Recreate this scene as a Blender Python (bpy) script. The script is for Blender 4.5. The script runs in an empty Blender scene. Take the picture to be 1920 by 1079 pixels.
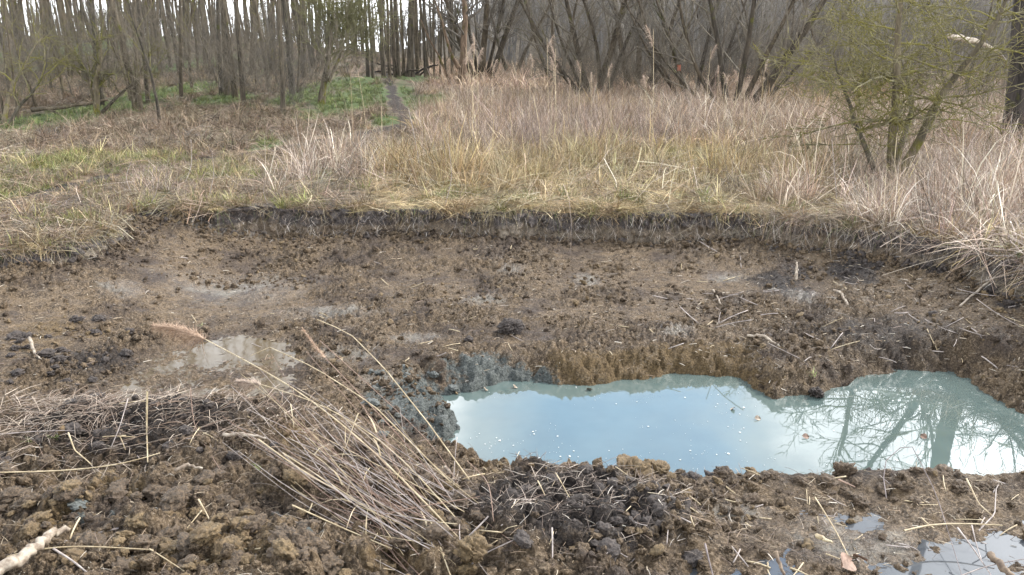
import bpy, math, random
import numpy as np
from mathutils import Vector, Matrix
R = math.radians
random.seed(7)
rg = np.random.default_rng(11)

# ------------------------------------------------------------------ camera
CAM_H = 1.65
PITCH = R(16.4)
FPX = 1495.0
scn = bpy.context.scene
cam_d = bpy.data.cameras.new('camera')
cam = bpy.data.objects.new('camera', cam_d)
scn.collection.objects.link(cam)
cam.location = (0, 0, CAM_H)
cam.rotation_euler = (R(90) - PITCH, 0, 0)
cam_d.sensor_width = 36
cam_d.lens = FPX / 1920 * 36
cam_d.clip_start = 0.05
cam_d.clip_end = 3000
scn.camera = cam

# ------------------------------------------------------------------ world and sun
SUN_EL, SUN_AZ = 44.0, 62.0          # azimuth clockwise from +Y
w = bpy.data.worlds.new('World'); scn.world = w; w.use_nodes = True
nt = w.node_tree; nt.nodes.clear(); N = nt.nodes; Lk = nt.links
wout = N.new('ShaderNodeOutputWorld'); bg = N.new('ShaderNodeBackground'); bg.inputs[1].default_value = 0.12
sky = N.new('ShaderNodeTexSky'); sky.sky_type = 'NISHITA'; sky.sun_disc = False
sky.sun_elevation = R(SUN_EL); sky.sun_rotation = R(SUN_AZ); sky.air_density = 1.0; sky.dust_density = 0.6; sky.ozone_density = 2.0
tc = N.new('ShaderNodeTexCoord')
sep = N.new('ShaderNodeSeparateXYZ'); Lk.new(tc.outputs['Generated'], sep.inputs[0])
def wm(op, a, b=None, c=None, clamp=False):
    n = N.new('ShaderNodeMath'); n.operation = op; n.use_clamp = clamp
    for i, v in enumerate((a, b, c)):
        if v is None: continue
        if hasattr(v, 'is_linked') or hasattr(v, 'links'): Lk.new(v, n.inputs[i])
        else: n.inputs[i].default_value = v
    return n.outputs[0]
zz = wm('ADD', wm('MAXIMUM', sep.outputs[2], 0.0), 0.22)
cx = wm('DIVIDE', sep.outputs[0], zz); cy = wm('DIVIDE', sep.outputs[1], zz)
cmb = N.new('ShaderNodeCombineXYZ'); Lk.new(cx, cmb.inputs[0]); Lk.new(cy, cmb.inputs[1]); cmb.inputs[2].default_value = 3.7
cn = N.new('ShaderNodeTexNoise'); cn.inputs['Scale'].default_value = 1.15; cn.inputs['Detail'].default_value = 9; cn.inputs['Roughness'].default_value = 0.56
Lk.new(cmb.outputs[0], cn.inputs['Vector'])
# broad cloud bank: the sky clears ahead, thick cloud to the right, thin veil to the left, white at the horizon
bank = wm('MULTIPLY', wm('SUBTRACT', cx, 0.40), 0.75)
bank = wm('MINIMUM', wm('MAXIMUM', bank, -0.06), 0.32)
veil = wm('MULTIPLY', wm('SUBTRACT', 0.10, cx), 1.0)
veil = wm('MINIMUM', wm('MAXIMUM', veil, 0.0), 0.24)
hor = wm('MULTIPLY', wm('SUBTRACT', 0.30, sep.outputs[2]), 1.4)
hor = wm('MINIMUM', wm('MAXIMUM', hor, 0.0), 0.3)
cs = wm('ADD', wm('ADD', wm('ADD', cn.outputs['Fac'], bank), veil), hor)
mr = N.new('ShaderNodeMapRange'); mr.interpolation_type = 'SMOOTHSTEP'
mr.inputs['From Min'].default_value = 0.42; mr.inputs['From Max'].default_value = 0.74
Lk.new(cs, mr.inputs[0])
cl = N.new('ShaderNodeMixRGB'); Lk.new(mr.outputs[0], cl.inputs[0])
skb = N.new('ShaderNodeMixRGB'); skb.blend_type = 'MULTIPLY'; skb.inputs[0].default_value = 1.0
Lk.new(sky.outputs[0], skb.inputs[1]); skb.inputs[2].default_value = (2.05, 2.2, 2.15, 1)
Lk.new(skb.outputs[0], cl.inputs[1]); 
thick = N.new('ShaderNodeMapRange'); thick.inputs['From Min'].default_value = .62; thick.inputs['From Max'].default_value = .95
thick.inputs['To Min'].default_value = 11.0; thick.inputs['To Max'].default_value = 36.0; Lk.new(cs, thick.inputs[0])
ccol = N.new('ShaderNodeMixRGB'); ccol.blend_type = 'MULTIPLY'; ccol.inputs[0].default_value = 1.0; ccol.inputs[1].default_value = (.97, 1.0, 1.04, 1)
Lk.new(thick.outputs[0], ccol.inputs[2]); Lk.new(ccol.outputs[0], cl.inputs[2])
Lk.new(cl.outputs[0], bg.inputs[0]); Lk.new(bg.outputs[0], wout.inputs[0])

sun_d = bpy.data.lights.new('sun', 'SUN'); sun = bpy.data.objects.new('sun', sun_d); scn.collection.objects.link(sun)
sun_d.energy = 4.2; sun_d.angle = R(6); sun_d.color = (1.0, 0.965, 0.92)
az, el = R(SUN_AZ), R(SUN_EL)
sd_ = Vector((math.sin(az) * math.cos(el), math.cos(az) * math.cos(el), math.sin(el)))
sun.rotation_euler = sd_.to_track_quat('Z', 'Y').to_euler()
vs = scn.view_settings; vs.view_transform = 'Standard'; vs.look = 'None'; vs.gamma = 1; vs.use_curve_mapping = False
vs.exposure = 0.50
scn.cycles.max_bounces = 6; scn.cycles.diffuse_bounces = 3; scn.cycles.glossy_bounces = 3
scn.cycles.transparent_max_bounces = 6; scn.cycles.caustics_reflective = False

COL = scn.collection
# ------------------------------------------------------------------ pixel of the photograph -> place on the ground
cp, sp = math.cos(PITCH), math.sin(PITCH)
def ray(px, py):
    u = px - 960.0; v = 540.0 - py
    return u, FPX * cp + v * sp, -FPX * sp + v * cp
def at_z(px, py, z):
    a, b, c = ray(px, py); s = (z - CAM_H) / c
    return np.array([a * s, b * s, z])
def at_d(px, py, d):
    a, b, c = ray(px, py); s = d / b
    return np.array([a * s, d, CAM_H + c * s])

# ------------------------------------------------------------------ noise
def _hash(ix, iy, seed):
    h = (ix.astype(np.int64) * 374761393 + iy.astype(np.int64) * 668265263 + seed * 1274126177) & 0xFFFFFFFF
    h = ((h ^ (h >> 13)) * 1274126177) & 0xFFFFFFFF
    h = (h ^ (h >> 16)) & 0xFFFFFF
    return h / float(0xFFFFFF)
def vn(x, y, seed=0):
    x = np.asarray(x, float); y = np.asarray(y, float)
    ix = np.floor(x); iy = np.floor(y); fx = x - ix; fy = y - iy
    fx = fx * fx * (3 - 2 * fx); fy = fy * fy * (3 - 2 * fy)
    a = _hash(ix, iy, seed); b = _hash(ix + 1, iy, seed); c = _hash(ix, iy + 1, seed); d = _hash(ix + 1, iy + 1, seed)
    return (a + (b - a) * fx) * (1 - fy) + (c + (d - c) * fx) * fy
def fbm(x, y, o=4, seed=0, g=0.5):
    s = 0; a = 1; t = 0
    for i in range(o):
        s = s + a * vn(x * 2 ** i + i * 17.3, y * 2 ** i - i * 9.1, seed + i); t += a; a *= g
    return s / t            # 0..1
def lumps(x, y, seed=0, r=0.62):
    """rounded clods: highest dome over each point, random size"""
    ix = np.floor(x); iy = np.floor(y); best = np.zeros_like(x)
    for dx in (-1, 0, 1):
        for dy in (-1, 0, 1):
            cxx = ix + dx; cyy = iy + dy
            px = cxx + _hash(cxx, cyy, seed); py = cyy + _hash(cxx, cyy, seed + 5)
            s = 0.35 + 0.65 * _hash(cxx, cyy, seed + 9)
            d2 = ((x - px) ** 2 + (y - py) ** 2) / (r * s) ** 2
            best = np.maximum(best, np.sqrt(np.clip(1 - d2, 0, 1)) * s)
    return best
def sm(a, b, x):
    t = np.clip((x - a) / (b - a), 0, 1); return t * t * (3 - 2 * t)
def seg_d(x, y, poly, closed=True):
    """distance to polyline and (closed) inside flag"""
    n = len(poly); best = np.full(x.shape, 1e9); ins = np.zeros(x.shape, bool)
    for i in range(n if closed else n - 1):
        ax, ay = poly[i]; bx, by = poly[(i + 1) % n]
        ex, ey = bx - ax, by - ay
        t = np.clip(((x - ax) * ex + (y - ay) * ey) / (ex * ex + ey * ey + 1e-12), 0, 1)
        best = np.minimum(best, (x - ax - t * ex) ** 2 + (y - ay - t * ey) ** 2)
        if closed:
            c = ((ay > y) != (by > y)) & (x < (bx - ax) * (y - ay) / (by - ay + 1e-12) + ax)
            ins ^= c
    return np.sqrt(best), ins
_GR = {}
GX0, GY0, GST, GNX, GNY = -9.5, -7.0, .03, 640, 640
def sdf(x, y, poly):
    """signed distance to a closed outline (negative inside), from a 3 cm table"""
    k = id(poly)
    if k not in _GR:
        gx, gy = np.meshgrid(GX0 + np.arange(GNX) * GST, GY0 + np.arange(GNY) * GST, indexing='ij')
        d, i = seg_d(gx, gy, poly); _GR[k] = np.where(i, -d, d)
    g = _GR[k]; x = np.asarray(x, float); y = np.asarray(y, float)
    u = np.clip((x - GX0) / GST, 0, GNX - 1.001); v = np.clip((y - GY0) / GST, 0, GNY - 1.001)
    out = np.hypot((x - GX0) / GST - u, (y - GY0) / GST - v) * GST
    iu = u.astype(int); iv = v.astype(int); fu = u - iu; fv = v - iv
    r = (g[iu, iv] * (1 - fu) + g[iu + 1, iv] * fu) * (1 - fv) + (g[iu, iv + 1] * (1 - fu) + g[iu + 1, iv + 1] * fu) * fv
    return r + np.where(out > .02, out, 0)

# ------------------------------------------------------------------ the lie of the land
EDGE_PX = [(-420, 540), (-200, 512), (0, 484), (90, 476), (160, 462), (205, 432), (232, 406), (300, 401), (420, 400), (620, 397), (800, 400),
           (960, 401), (1100, 404), (1250, 406), (1400, 410), (1470, 420), (1530, 427), (1600, 436), (1700, 449), (1790, 468), (1900, 500), (2060, 545), (2300, 610)]
EDGE = [tuple(at_z(px, py, 0.0)[:2]) for px, py in EDGE_PX]
def resample(poly, step):
    P = np.array(poly); s = np.concatenate([[0], np.cumsum(np.linalg.norm(np.diff(P, axis=0), axis=1))])
    t = np.arange(0, s[-1], step); return np.stack([np.interp(t, s, P[:, 0]), np.interp(t, s, P[:, 1])], 1), t
EP, ES = resample(EDGE, .011)
ker = np.hanning(41); ker /= ker.sum()
EPs = np.stack([np.convolve(np.pad(EP[:, i], 20, 'edge'), ker, 'valid') for i in range(2)], 1)
Tn = np.gradient(EPs, axis=0); Tn /= np.linalg.norm(Tn, axis=1, keepdims=True)
NI = np.stack([Tn[:, 1], -Tn[:, 0]], 1)          # into the pit
EPs = EPs + NI * ((fbm(ES * 1.3, ES * 0, 5, 301, .65) - .5) * .55)[:, None]
PIT = [tuple(p) for p in EPs[::9]] + [(7.5, 2.0), (7.5, -6), (-8, -6), (-8, 3.0)]
WZ = -0.62
POOL_PX = [(822, 838), (838, 800), (845, 768), (852, 742), (900, 727), (960, 716), (1100, 719), (1210, 716), (1330, 701), (1400, 697),
           (1428, 742), (1452, 750), (1500, 741), (1545, 735), (1570, 712), (1640, 703), (1700, 698), (1790, 702), (1850, 730), (1920, 770), (2050, 850), (2100, 960),
           (1900, 985), (1500, 960), (1200, 935), (1050, 915), (955, 890), (905, 868), (850, 852)]
POOL = [tuple(at_z(px, py, WZ)[:2]) for px, py in POOL_PX]
PUD_L = [tuple(at_z(px, py, -0.455)[:2]) for px, py in [(225, 690), (240, 655), (320, 640), (400, 618), (470, 615), (540, 630), (590, 665), (565, 705), (520, 770), (400, 800), (250, 790), (190, 740)]]
PZ_R = -0.215

def floor_z(x, y):
    zl = np.interp(y, [-6, 1.0, 2.0, 2.6, 3.1, 3.5, 3.85, 4.2, 4.6, 5.6, 7.0, 8.6], [0, -.03, -.08, -.16, -.2, -.17, -.14, -.3, -.45, -.455, -.40, -.32])
    zr = np.interp(y, [-6, 1.0, 2.1, 2.5, 2.95, 3.18, 3.34, 3.6, 4.0, 4.7, 5.5, 7.0, 8.6], [0, -.03, -.17, -.222, -.205, -.165, -.25, -.45, -.52, -.47, -.46, -.40, -.32])
    w_ = sm(-1.0, -0.15, x + 0.3 * (y - 3))
    z = zl * (1 - w_) + zr * w_
    z = z + 0.16 * sm(-2.5, -4.2, x) * sm(3.8, 5, y) + 0.10 * sm(2.6, 4.4, x) * sm(4.6, 5.6, y)
    z = z + .06 * sm(2.2, 3.2, np.abs(x + .3)) * sm(4.8, 5.5, y)
    z = z + .10 * sm(-1.1, -.10, sdf(x, y, PIT)) ** 1.3 * sm(4.2, 5.0, y)      # soil slumped against the foot of the cut
    z = z - 0.10 * np.exp(-(((x + 0.75) / .5) ** 2 + ((y - 2.95) / .16) ** 2))      # hollow under the reed heap
    z = z - 0.12 * np.exp(-(((x + 1.95) / .45) ** 2 + ((y - 3.35) / .18) ** 2))
    z = z + 0.07 * np.exp(-(((x - 0.35) / .55) ** 2 + ((y - 2.75) / .3) ** 2))
    return z
def meadow_z(x, y):
    r_ = x / np.maximum(y, 1.0)
    left = sm(0.02, -0.38, r_)
    z = left * (0.55 * sm(12, 28, y) + 2.4 * sm(24, 75, y))
    z = z + 0.10 * (fbm(x * .35, y * .35, 3, 71) - .5) + 0.05 * (fbm(x * 1.3, y * 1.3, 2, 75) - .5)
    right = sm(-0.16, 0.10, r_)
    z = z + right * 30 * sm(75, 260, y) + (1 - right) * .8 * sm(90, 260, y)
    z = z * (1 - 0.5 * sm(300, 500, y))
    return z
def ground_z(x, y, detail=True):
    x = np.asarray(x, float); y = np.asarray(y, float)
    jit = 0.24 * (fbm(x * 2.4, y * 2.4, 4, 31) - .5)
    sd = sdf(x, y, PIT)
    zf = floor_z(x, y)
    if detail:
        near = sm(4.6, 3.4, y)
        soft = np.clip(1 - sm(0.25, -0.1, sdf(x, y, PUD_L)), 0, 1)
        side = sm(0.2, -0.4, x)
        flatR = sm(0.35, 0.9, x) * near
        wx = x + .03 * (vn(x * 9, y * 9, 3) - .5); wy = y + .03 * (vn(x * 9, y * 9, 4) - .5)
        big = lumps(wx / .15, wy / .14, 50) * .060
        mid = lumps(wx / .07, wy / .066, 60) * .034
        sml = lumps(wx / .034, wy / .032, 66) * .016
        tiny = lumps(wx / .017, wy / .016, 69) * .008
        rough = (fbm(x * 1.6, y * 1.6, 4, 81, .6) - .5) * 0.13
        patch = sm(.36, .64, fbm(x * 1.4, y * 1.4, 4, 91, .6))
        an = near * (1 - .70 * flatR)
        det = an * (big * .8 + mid * 1.1 + sml * 1.4 + tiny * 1.6) + (1 - near) * (mid * .6 * (.08 + 1.1 * patch) + sml * (.25 + 1.9 * patch) + tiny * (.7 + 1.4 * patch) + big * .4 * patch * patch)
        det = det + rough * (.35 + .5 * near * (1 - .6 * flatR))
        streak = ((vn((y - .22 * x) * 11, (x + .22 * y) * 1.1, 95) - .5) * .03 + (vn((y - .22 * x) * 24, (x + .22 * y) * 2, 96) - .5) * .012) * (1 - near) * (1 - .6 * patch)
        det = det + near * (1 - .6 * flatR) * lumps(wx / .34, wy / .3, 47) * .07
        det = (det + streak) * (1 - soft * 0.0)
        inp = sm(0.1, -0.15, sdf(x, y, PUD_L))
        det = det * (1 - .55 * inp) - .027 * inp
        zf = zf + det - .02
    sp_ = sdf(x, y, POOL) + jit * 1.1
    backcut = sm(-0.45, 0.15, x)
    slope = 0.42 + (.85 - 0.42) * backcut
    slope = np.where(y < 4.35, .5 + 1.9 * sm(-.1, .4, x), slope)
    shore = WZ + np.where(sp_ > 0, sp_ * slope, np.maximum(sp_ * 1.2, -.25))
    if detail:
        shore = shore + np.where(sp_ > -.05, 1, .3) * (lumps((x + .05 * vn(x * 8, y * 8, 57)) / .12, (y + .05 * vn(x * 8, y * 8, 58)) / .08, 52) * .045 + lumps(x / .045, y / .04, 53) * .03 + lumps(x / .02, y / .02, 56) * .014 + (fbm(x * 5, y * 5, 4, 54, .6) - .5) * .10)
    zi = np.minimum(zf, shore)
    zm = meadow_z(x, y)
    if detail:
        zm = zm + 0.02 * (fbm(x * 6, y * 6, 2, 33) - .5) * sm(40, 12, y)
    k = sm(0.01, 0.09, sd)
    return zi * (1 - k) + zm * k
def gz(x, y): return float(ground_z(np.array([x]), np.array([y]))[0])
def hit(px, py, zlo=-1):
    """march the pixel's ray to the ground"""
    a, b, c = ray(px, py)
    d = np.exp(np.linspace(math.log(1.6), math.log(300), 900))
    s = d / b
    below = (CAM_H + c * s) < ground_z(a * s, d, False)
    i = int(np.argmax(below)) if below.any() else 899
    return np.array([a * s[i], d[i], float(ground_z(np.array([a * s[i]]), np.array([d[i]]), d[i] < 9)[0])])

# ------------------------------------------------------------------ mesh helpers
def mesh_np(name, V, F, cols=None, smooth=True):
    V = np.asarray(V, np.float32).reshape(-1, 3); F = np.asarray(F, np.int32)
    k = F.shape[1]
    me = bpy.data.meshes.new(name)
    me.vertices.add(len(V)); me.vertices.foreach_set('co', V.ravel())
    me.loops.add(F.size); me.loops.foreach_set('vertex_index', F.ravel())
    me.polygons.add(len(F)); me.polygons.foreach_set('loop_start', np.arange(0, F.size, k, dtype=np.int32))
    try: me.polygons.foreach_set('loop_total', np.full(len(F), k, np.int32))
    except Exception: pass
    me.polygons.foreach_set('use_smooth', np.full(len(F), smooth, bool))
    if cols:
        for nm, c in cols.items():
            a = me.attributes.new(nm, 'FLOAT_COLOR', 'POINT')
            c = np.asarray(c, np.float32)
            if c.shape[1] == 3: c = np.concatenate([c, np.ones((len(c), 1), np.float32)], 1)
            a.data.foreach_set('color', c.ravel())
    me.update(calc_edges=True); me.validate(clean_customdata=False)
    return me
def obj(name, me, mat=None, parent=None, **props):
    o = bpy.data.objects.new(name, me); COL.objects.link(o)
    if mat is not None and me is not None and not me.materials: me.materials.append(mat)
    if parent is not None: o.parent = parent
    for k_, v in props.items(): o[k_] = v
    return o
def thing(name, label, cat, loc=(0, 0, 0), rz=0, group=None):
    o = bpy.data.objects.new(name, None); COL.objects.link(o); o.empty_display_size = .1
    o.location = [float(v) for v in loc]; o.rotation_euler = (0, 0, rz); o['label'] = label; o['category'] = cat
    if group: o['group'] = group
    return o
def tag(o, label, cat, group=None):
    o['label'] = label; o['category'] = cat
    if group: o['group'] = group
    return o
def copy_tree(root, loc, rot=(0, 0, 0), sc=(1, 1, 1), label=None, group=None):
    r = root.copy(); COL.objects.link(r); r.location = [float(v) for v in loc]; r.rotation_euler = rot; r.scale = sc
    if label: r['label'] = label
    if group: r['group'] = group
    for ch in list(root.children):
        c = ch.copy(); COL.objects.link(c); c.parent = r
        for g in ch.children:
            d = g.copy(); COL.objects.link(d); d.parent = c
    return r

def tubes(paths, sides=4, colf=None):
    """paths: list of (pts (n,3), radii (n)); returns V, F"""
    groups = {}
    for p, r in paths: groups.setdefault(len(p), []).append((p, r))
    Vs, Fs, off = [], [], 0
    for n, lst in groups.items():
        P = np.array([a for a, _ in lst], float); Rr = np.array([b for _, b in lst], float)
        m = len(lst)
        T = np.gradient(P, axis=1); T /= np.linalg.norm(T, axis=2, keepdims=True) + 1e-9
        ref = np.zeros_like(T); mz = np.abs(T[:, :1, 2]) > .8
        ref[..., 2] = np.where(mz, 0, 1); ref[..., 0] = np.where(mz, 1, 0)
        A = np.cross(T, ref); A /= np.linalg.norm(A, axis=2, keepdims=True) + 1e-9
        B = np.cross(T, A)
        ang = np.arange(sides) / sides * 2 * math.pi
        V = P[:, :, None, :] + Rr[:, :, None, None] * (A[:, :, None, :] * np.cos(ang)[None, None, :, None] + B[:, :, None, :] * np.sin(ang)[None, None, :, None])
        idx = np.arange(m * n * sides).reshape(m, n, sides) + off
        a = idx[:, :-1, :]; b = np.roll(a, -1, axis=2); d = idx[:, 1:, :]; c = np.roll(d, -1, axis=2)
        Fs.append(np.stack([a, b, c, d], -1).reshape(-1, 4)); Vs.append(V.reshape(-1, 3)); off += m * n * sides
    return np.concatenate(Vs), np.concatenate(Fs)

def ribbons(P0, D, L, W, bend, seg=3, droop=None, col=None, tipcol=None, rs=None):
    """blades: P0 (n,3) base, D (n,3) direction, L length, W width, bend (n,3) added * t^2 * L"""
    n = len(P0); t = np.linspace(0, 1, seg + 1)
    P = P0[:, None, :] + D[:, None, :] * (L[:, None] * t[None])[..., None] + bend[:, None, :] * (L[:, None] * t[None] ** 2)[..., None]
    rs = rs or rg
    a = rs.uniform(0, 2 * math.pi, n)
    S = np.stack([np.cos(a), np.sin(a), rs.uniform(-.3, .3, n)], 1)
    wt = (1 - t ** 1.6 * .85)
    off = S[:, None, :] * (W[:, None] * wt[None] * .5)[..., None]
    V = np.stack([P - off, P + off], 2).reshape(-1, 3)
    idx = np.arange(n * (seg + 1) * 2).reshape(n, seg + 1, 2)
    F = np.stack([idx[:, :-1, 0], idx[:, :-1, 1], idx[:, 1:, 1], idx[:, 1:, 0]], -1).reshape(-1, 4)
    C = None
    if col is not None: C = np.repeat(col, (seg + 1) * 2, axis=0)
    return V, F, C

# ------------------------------------------------------------------ materials
class M:
    def __init__(s, name):
        s.m = bpy.data.materials.new(name); s.m.use_nodes = True; s.t = s.m.node_tree; s.n = s.t.nodes; s.l = s.t.links
        s.b = s.n['Principled BSDF']
    def set(s, k, v):
        i = s.b.inputs[k]
        if hasattr(v, 'links'): s.l.new(v, i)
        else: i.default_value = v
    def put(s, sock, v):
        if hasattr(v, 'links'): s.l.new(v, sock)
        elif v is not None: sock.default_value = v
    def math(s, op, a, b=None, c=None, clamp=False):
        n = s.n.new('ShaderNodeMath'); n.operation = op; n.use_clamp = clamp
        s.put(n.inputs[0], a); s.put(n.inputs[1], b); s.put(n.inputs[2], c); return n.outputs[0]
    def attr(s, name, typ='GEOMETRY'):
        n = s.n.new('ShaderNodeAttribute'); n.attribute_name = name; n.attribute_type = typ; return n
    def coord(s, which='Object'):
        return s.n.new('ShaderNodeTexCoord').outputs[which]
    def pos(s): return s.n.new('ShaderNodeNewGeometry').outputs['Position']
    def noise(s, scale, vec=None, detail=4, rough=.55, out='Fac', stretch=None, dist=0):
        n = s.n.new('ShaderNodeTexNoise'); n.inputs['Scale'].default_value = scale; n.inputs['Detail'].default_value = detail; n.inputs['Roughness'].default_value = rough
        n.inputs['Distortion'].default_value = dist
        if stretch:
            mp = s.n.new('ShaderNodeMapping'); mp.inputs['Scale'].default_value = stretch; s.l.new(vec, mp.inputs[0]); vec = mp.outputs[0]
        if vec is not None: s.l.new(vec, n.inputs['Vector'])
        return n.outputs[out]
    def voro(s, scale, vec=None, out='Distance', feature='F1'):
        n = s.n.new('ShaderNodeTexVoronoi'); n.feature = feature; n.inputs['Scale'].default_value = scale
        if vec is not None: s.l.new(vec, n.inputs['Vector'])
        return n.outputs[out]
    def ramp(s, fac, lo, hi, clamp=True, a=0., b=1.):
        n = s.n.new('ShaderNodeMapRange'); n.inputs['From Min'].default_value = lo; n.inputs['From Max'].default_value = hi
        n.inputs['To Min'].default_value = a; n.inputs['To Max'].default_value = b
        n.interpolation_type = 'SMOOTHSTEP' if clamp else 'LINEAR'; s.l.new(fac, n.inputs[0]); return n.outputs[0]
    def mix(s, fac, a, b, mode='MIX'):
        n = s.n.new('ShaderNodeMixRGB'); n.blend_type = mode
        s.put(n.inputs[0], fac)
        for i, v in ((1, a), (2, b)):
            if hasattr(v, 'links'): s.l.new(v, n.inputs[i])
            else: n.inputs[i].default_value = (*v, 1) if len(v) == 3 else v
        return n.outputs[0]
    def bump(s, h, strength=.5, dist=.01, prev=None):
        n = s.n.new('ShaderNodeBump'); n.inputs['Strength'].default_value = strength; n.inputs['Distance'].default_value = dist
        s.l.new(h, n.inputs['Height'])
        if prev is not None: s.l.new(prev, n.inputs['Normal'])
        return n.outputs[0]

def mat_ground():
    m = M('ground_material'); P = m.pos()
    A = m.attr('mask'); sa = m.n.new('ShaderNodeSeparateColor'); m.l.new(A.outputs['Color'], sa.inputs[0])
    green, dark, ochre, blue = sa.outputs[0], sa.outputs[1], sa.outputs[2], A.outputs['Alpha']
    B = m.attr('zone'); sb = m.n.new('ShaderNodeSeparateColor'); m.l.new(B.outputs['Color'], sb.inputs[0])
    mead, wet, pink, wood = sb.outputs[0], sb.outputs[1], sb.outputs[2], B.outputs['Alpha']
    n1 = m.noise(2.3, P, 5, .6); n2 = m.noise(14, P, 5, .65); n3 = m.noise(75, P, 4, .7); n4 = m.noise(240, P, 2, .6)
    c = m.mix(m.ramp(n2, .35, .68), (.048, .032, .018), (.145, .100, .057))
    c = m.mix(m.ramp(n3, .46, .66), c, (.26, .192, .125))
    c = m.mix(m.ramp(n1, .45, .68), c, m.mix(m.ramp(n3, .3, .7), (.033, .024, .018), (.105, .075, .053)))
    dk = m.mix(m.ramp(n3, .35, .7), (.016, .012, .010), (.064, .050, .040))
    c = m.mix(m.ramp(m.math('ADD', dark, m.math('MULTIPLY', m.math('SUBTRACT', n2, .5), .9)), .30, .62), c, dk)
    oc = m.mix(m.ramp(n3, .35, .68), (.072, .046, .020), (.185, .125, .060))
    c = m.mix(m.ramp(m.math('ADD', ochre, m.math('MULTIPLY', m.math('SUBTRACT', n2, .5), 1.1)), .34, .70), c, oc)
    bl = m.mix(m.ramp(n3, .35, .68), (.050, .056, .051), (.150, .158, .142))
    c = m.mix(m.ramp(m.math('ADD', blue, m.math('MULTIPLY', m.math('SUBTRACT', n2, .5), 1.3)), .35, .62), c, bl)
    # pale smeared wet clay, with whitish sky glare mixed into its colour
    wet_glare = m.ramp(m.math('ADD', wet, m.math('MULTIPLY', m.math('SUBTRACT', m.noise(5.5, P, 5, .65), .5), 1.5)), .42, .72)
    c = m.mix(m.math('MULTIPLY', wet_glare, .85), c, m.mix(m.ramp(n2, .3, .7), (.13, .112, .084), (.25, .22, .175)))
    # meadow soil and thatch
    st = m.mix(m.ramp(n3, .3, .7), (.10, .075, .045), (.27, .215, .13))
    st = m.mix(m.ramp(n2, .4, .65), st, (.075, .055, .038))
    pk = m.mix(m.ramp(n3, .3, .7), (.12, .075, .048), (.27, .19, .125))
    st = m.mix(m.math('MULTIPLY', pink, .6), st, pk)
    wd = m.mix(m.ramp(m.noise(4, P, 5, .7), .4, .62), (.060, .050, .036), (.16, .125, .085))
    st = m.mix(wood, st, wd)
    gr = m.mix(m.ramp(n2, .35, .7), (.050, .072, .024), (.115, .145, .052))
    st = m.mix(m.ramp(m.math('ADD', green, m.math('MULTIPLY', m.math('SUBTRACT', n1, .5), .9)), .3, .6), st, gr)
    st = m.mix(m.ramp(m.math('ADD', dark, m.math('MULTIPLY', m.math('SUBTRACT', n2, .5), .6)), .35, .6), st, (.038, .030, .024))
    c = m.mix(mead, c, st)
    m.set('Base Color', c)
    rr = m.ramp(m.math('ADD', m.noise(9, P, 4, .6), m.math('MULTIPLY', wet, .35)), .42, .72, True, .72, .30)
    rr = m.mix(mead, rr, (.9, .9, .9)); m.set('Roughness', rr)
    m.set('Specular IOR Level', m.ramp(wet, .2, .5, True, .22, .5))
    h = m.math('ADD', m.math('MULTIPLY', n3, 1.0), m.math('MULTIPLY', n4, .5))
    b1 = m.bump(h, .9, .02); b1 = m.bump(m.voro(70, P), .5, .012, b1)
    m.set('Normal', b1)
    return m.m
def mat_clod(name, a, b, c2, rough=.75):
    m = M(name); P = m.pos()
    n2 = m.noise(16, P, 4, .6); n3 = m.noise(80, P, 4, .7)
    c = m.mix(m.ramp(n3, .35, .7), a, b); c = m.mix(m.ramp(n2, .5, .7), c, c2)
    m.set('Base Color', c); m.set('Roughness', rough)
    m.set('Normal', m.bump(m.math('ADD', n3, m.math('MULTIPLY', m.noise(240, P, 2), .5)), .8, .012)); return m.m
def mat_bank():
    m = M('bank_material'); P = m.pos(); A = m.attr('mask'); sa = m.n.new('ShaderNodeSeparateColor'); m.l.new(A.outputs['Color'], sa.inputs[0])
    n2 = m.noise(14, P, 5, .65); n3 = m.noise(70, P, 4, .7); n1 = m.noise(3, P, 4)
    br = m.mix(m.ramp(n3, .35, .68), (.060, .043, .026), (.175, .126, .078))
    gy = m.mix(m.ramp(n3, .35, .68), (.065, .052, .038), (.190, .155, .110))
    br = m.mix(m.ramp(m.math('ADD', sa.outputs[1], m.math('MULTIPLY', m.math('SUBTRACT', n2, .5), .8)), .3, .65), br, gy)
    dk = m.mix(m.ramp(n3, .35, .7), (.018, .014, .012), (.080, .062, .052))
    c = m.mix(m.ramp(m.math('ADD', sa.outputs[0], m.math('MULTIPLY', m.math('SUBTRACT', n2, .5), .5)), .38, .60), br, dk)
    m.set('Base Color', c); m.set('Roughness', m.ramp(n2, .3, .7, True, .5, .85))
    m.set('Normal', m.bump(m.math('ADD', n3, m.noise(220, P, 2)), .6, .01)); return m.m
def mat_water(name, turbid, ior, rough, bstr):
    m = M(name); P = m.pos()
    c = m.mix(m.ramp(m.noise(1.6, P, 4, .6), .35, .7), turbid, tuple(v * .82 for v in turbid))
    m.set('Base Color', c); m.set('Roughness', rough); m.set('IOR', ior)
    m.set('Normal', m.bump(m.noise(3.5, P, 2, .5), bstr, .02)); return m.m
def mat_blade(name, tint_type=None, rough=.6, trans=.0, gain=1.):
    m = M(name); A = m.attr('col'); c = A.outputs['Color']
    if tint_type: c = m.mix(1.0, c, m.attr('tint', tint_type).outputs['Color'], 'MULTIPLY')
    m.set('Base Color', c); m.set('Roughness', rough); m.set('Specular IOR Level', .35); return m.m
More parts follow.
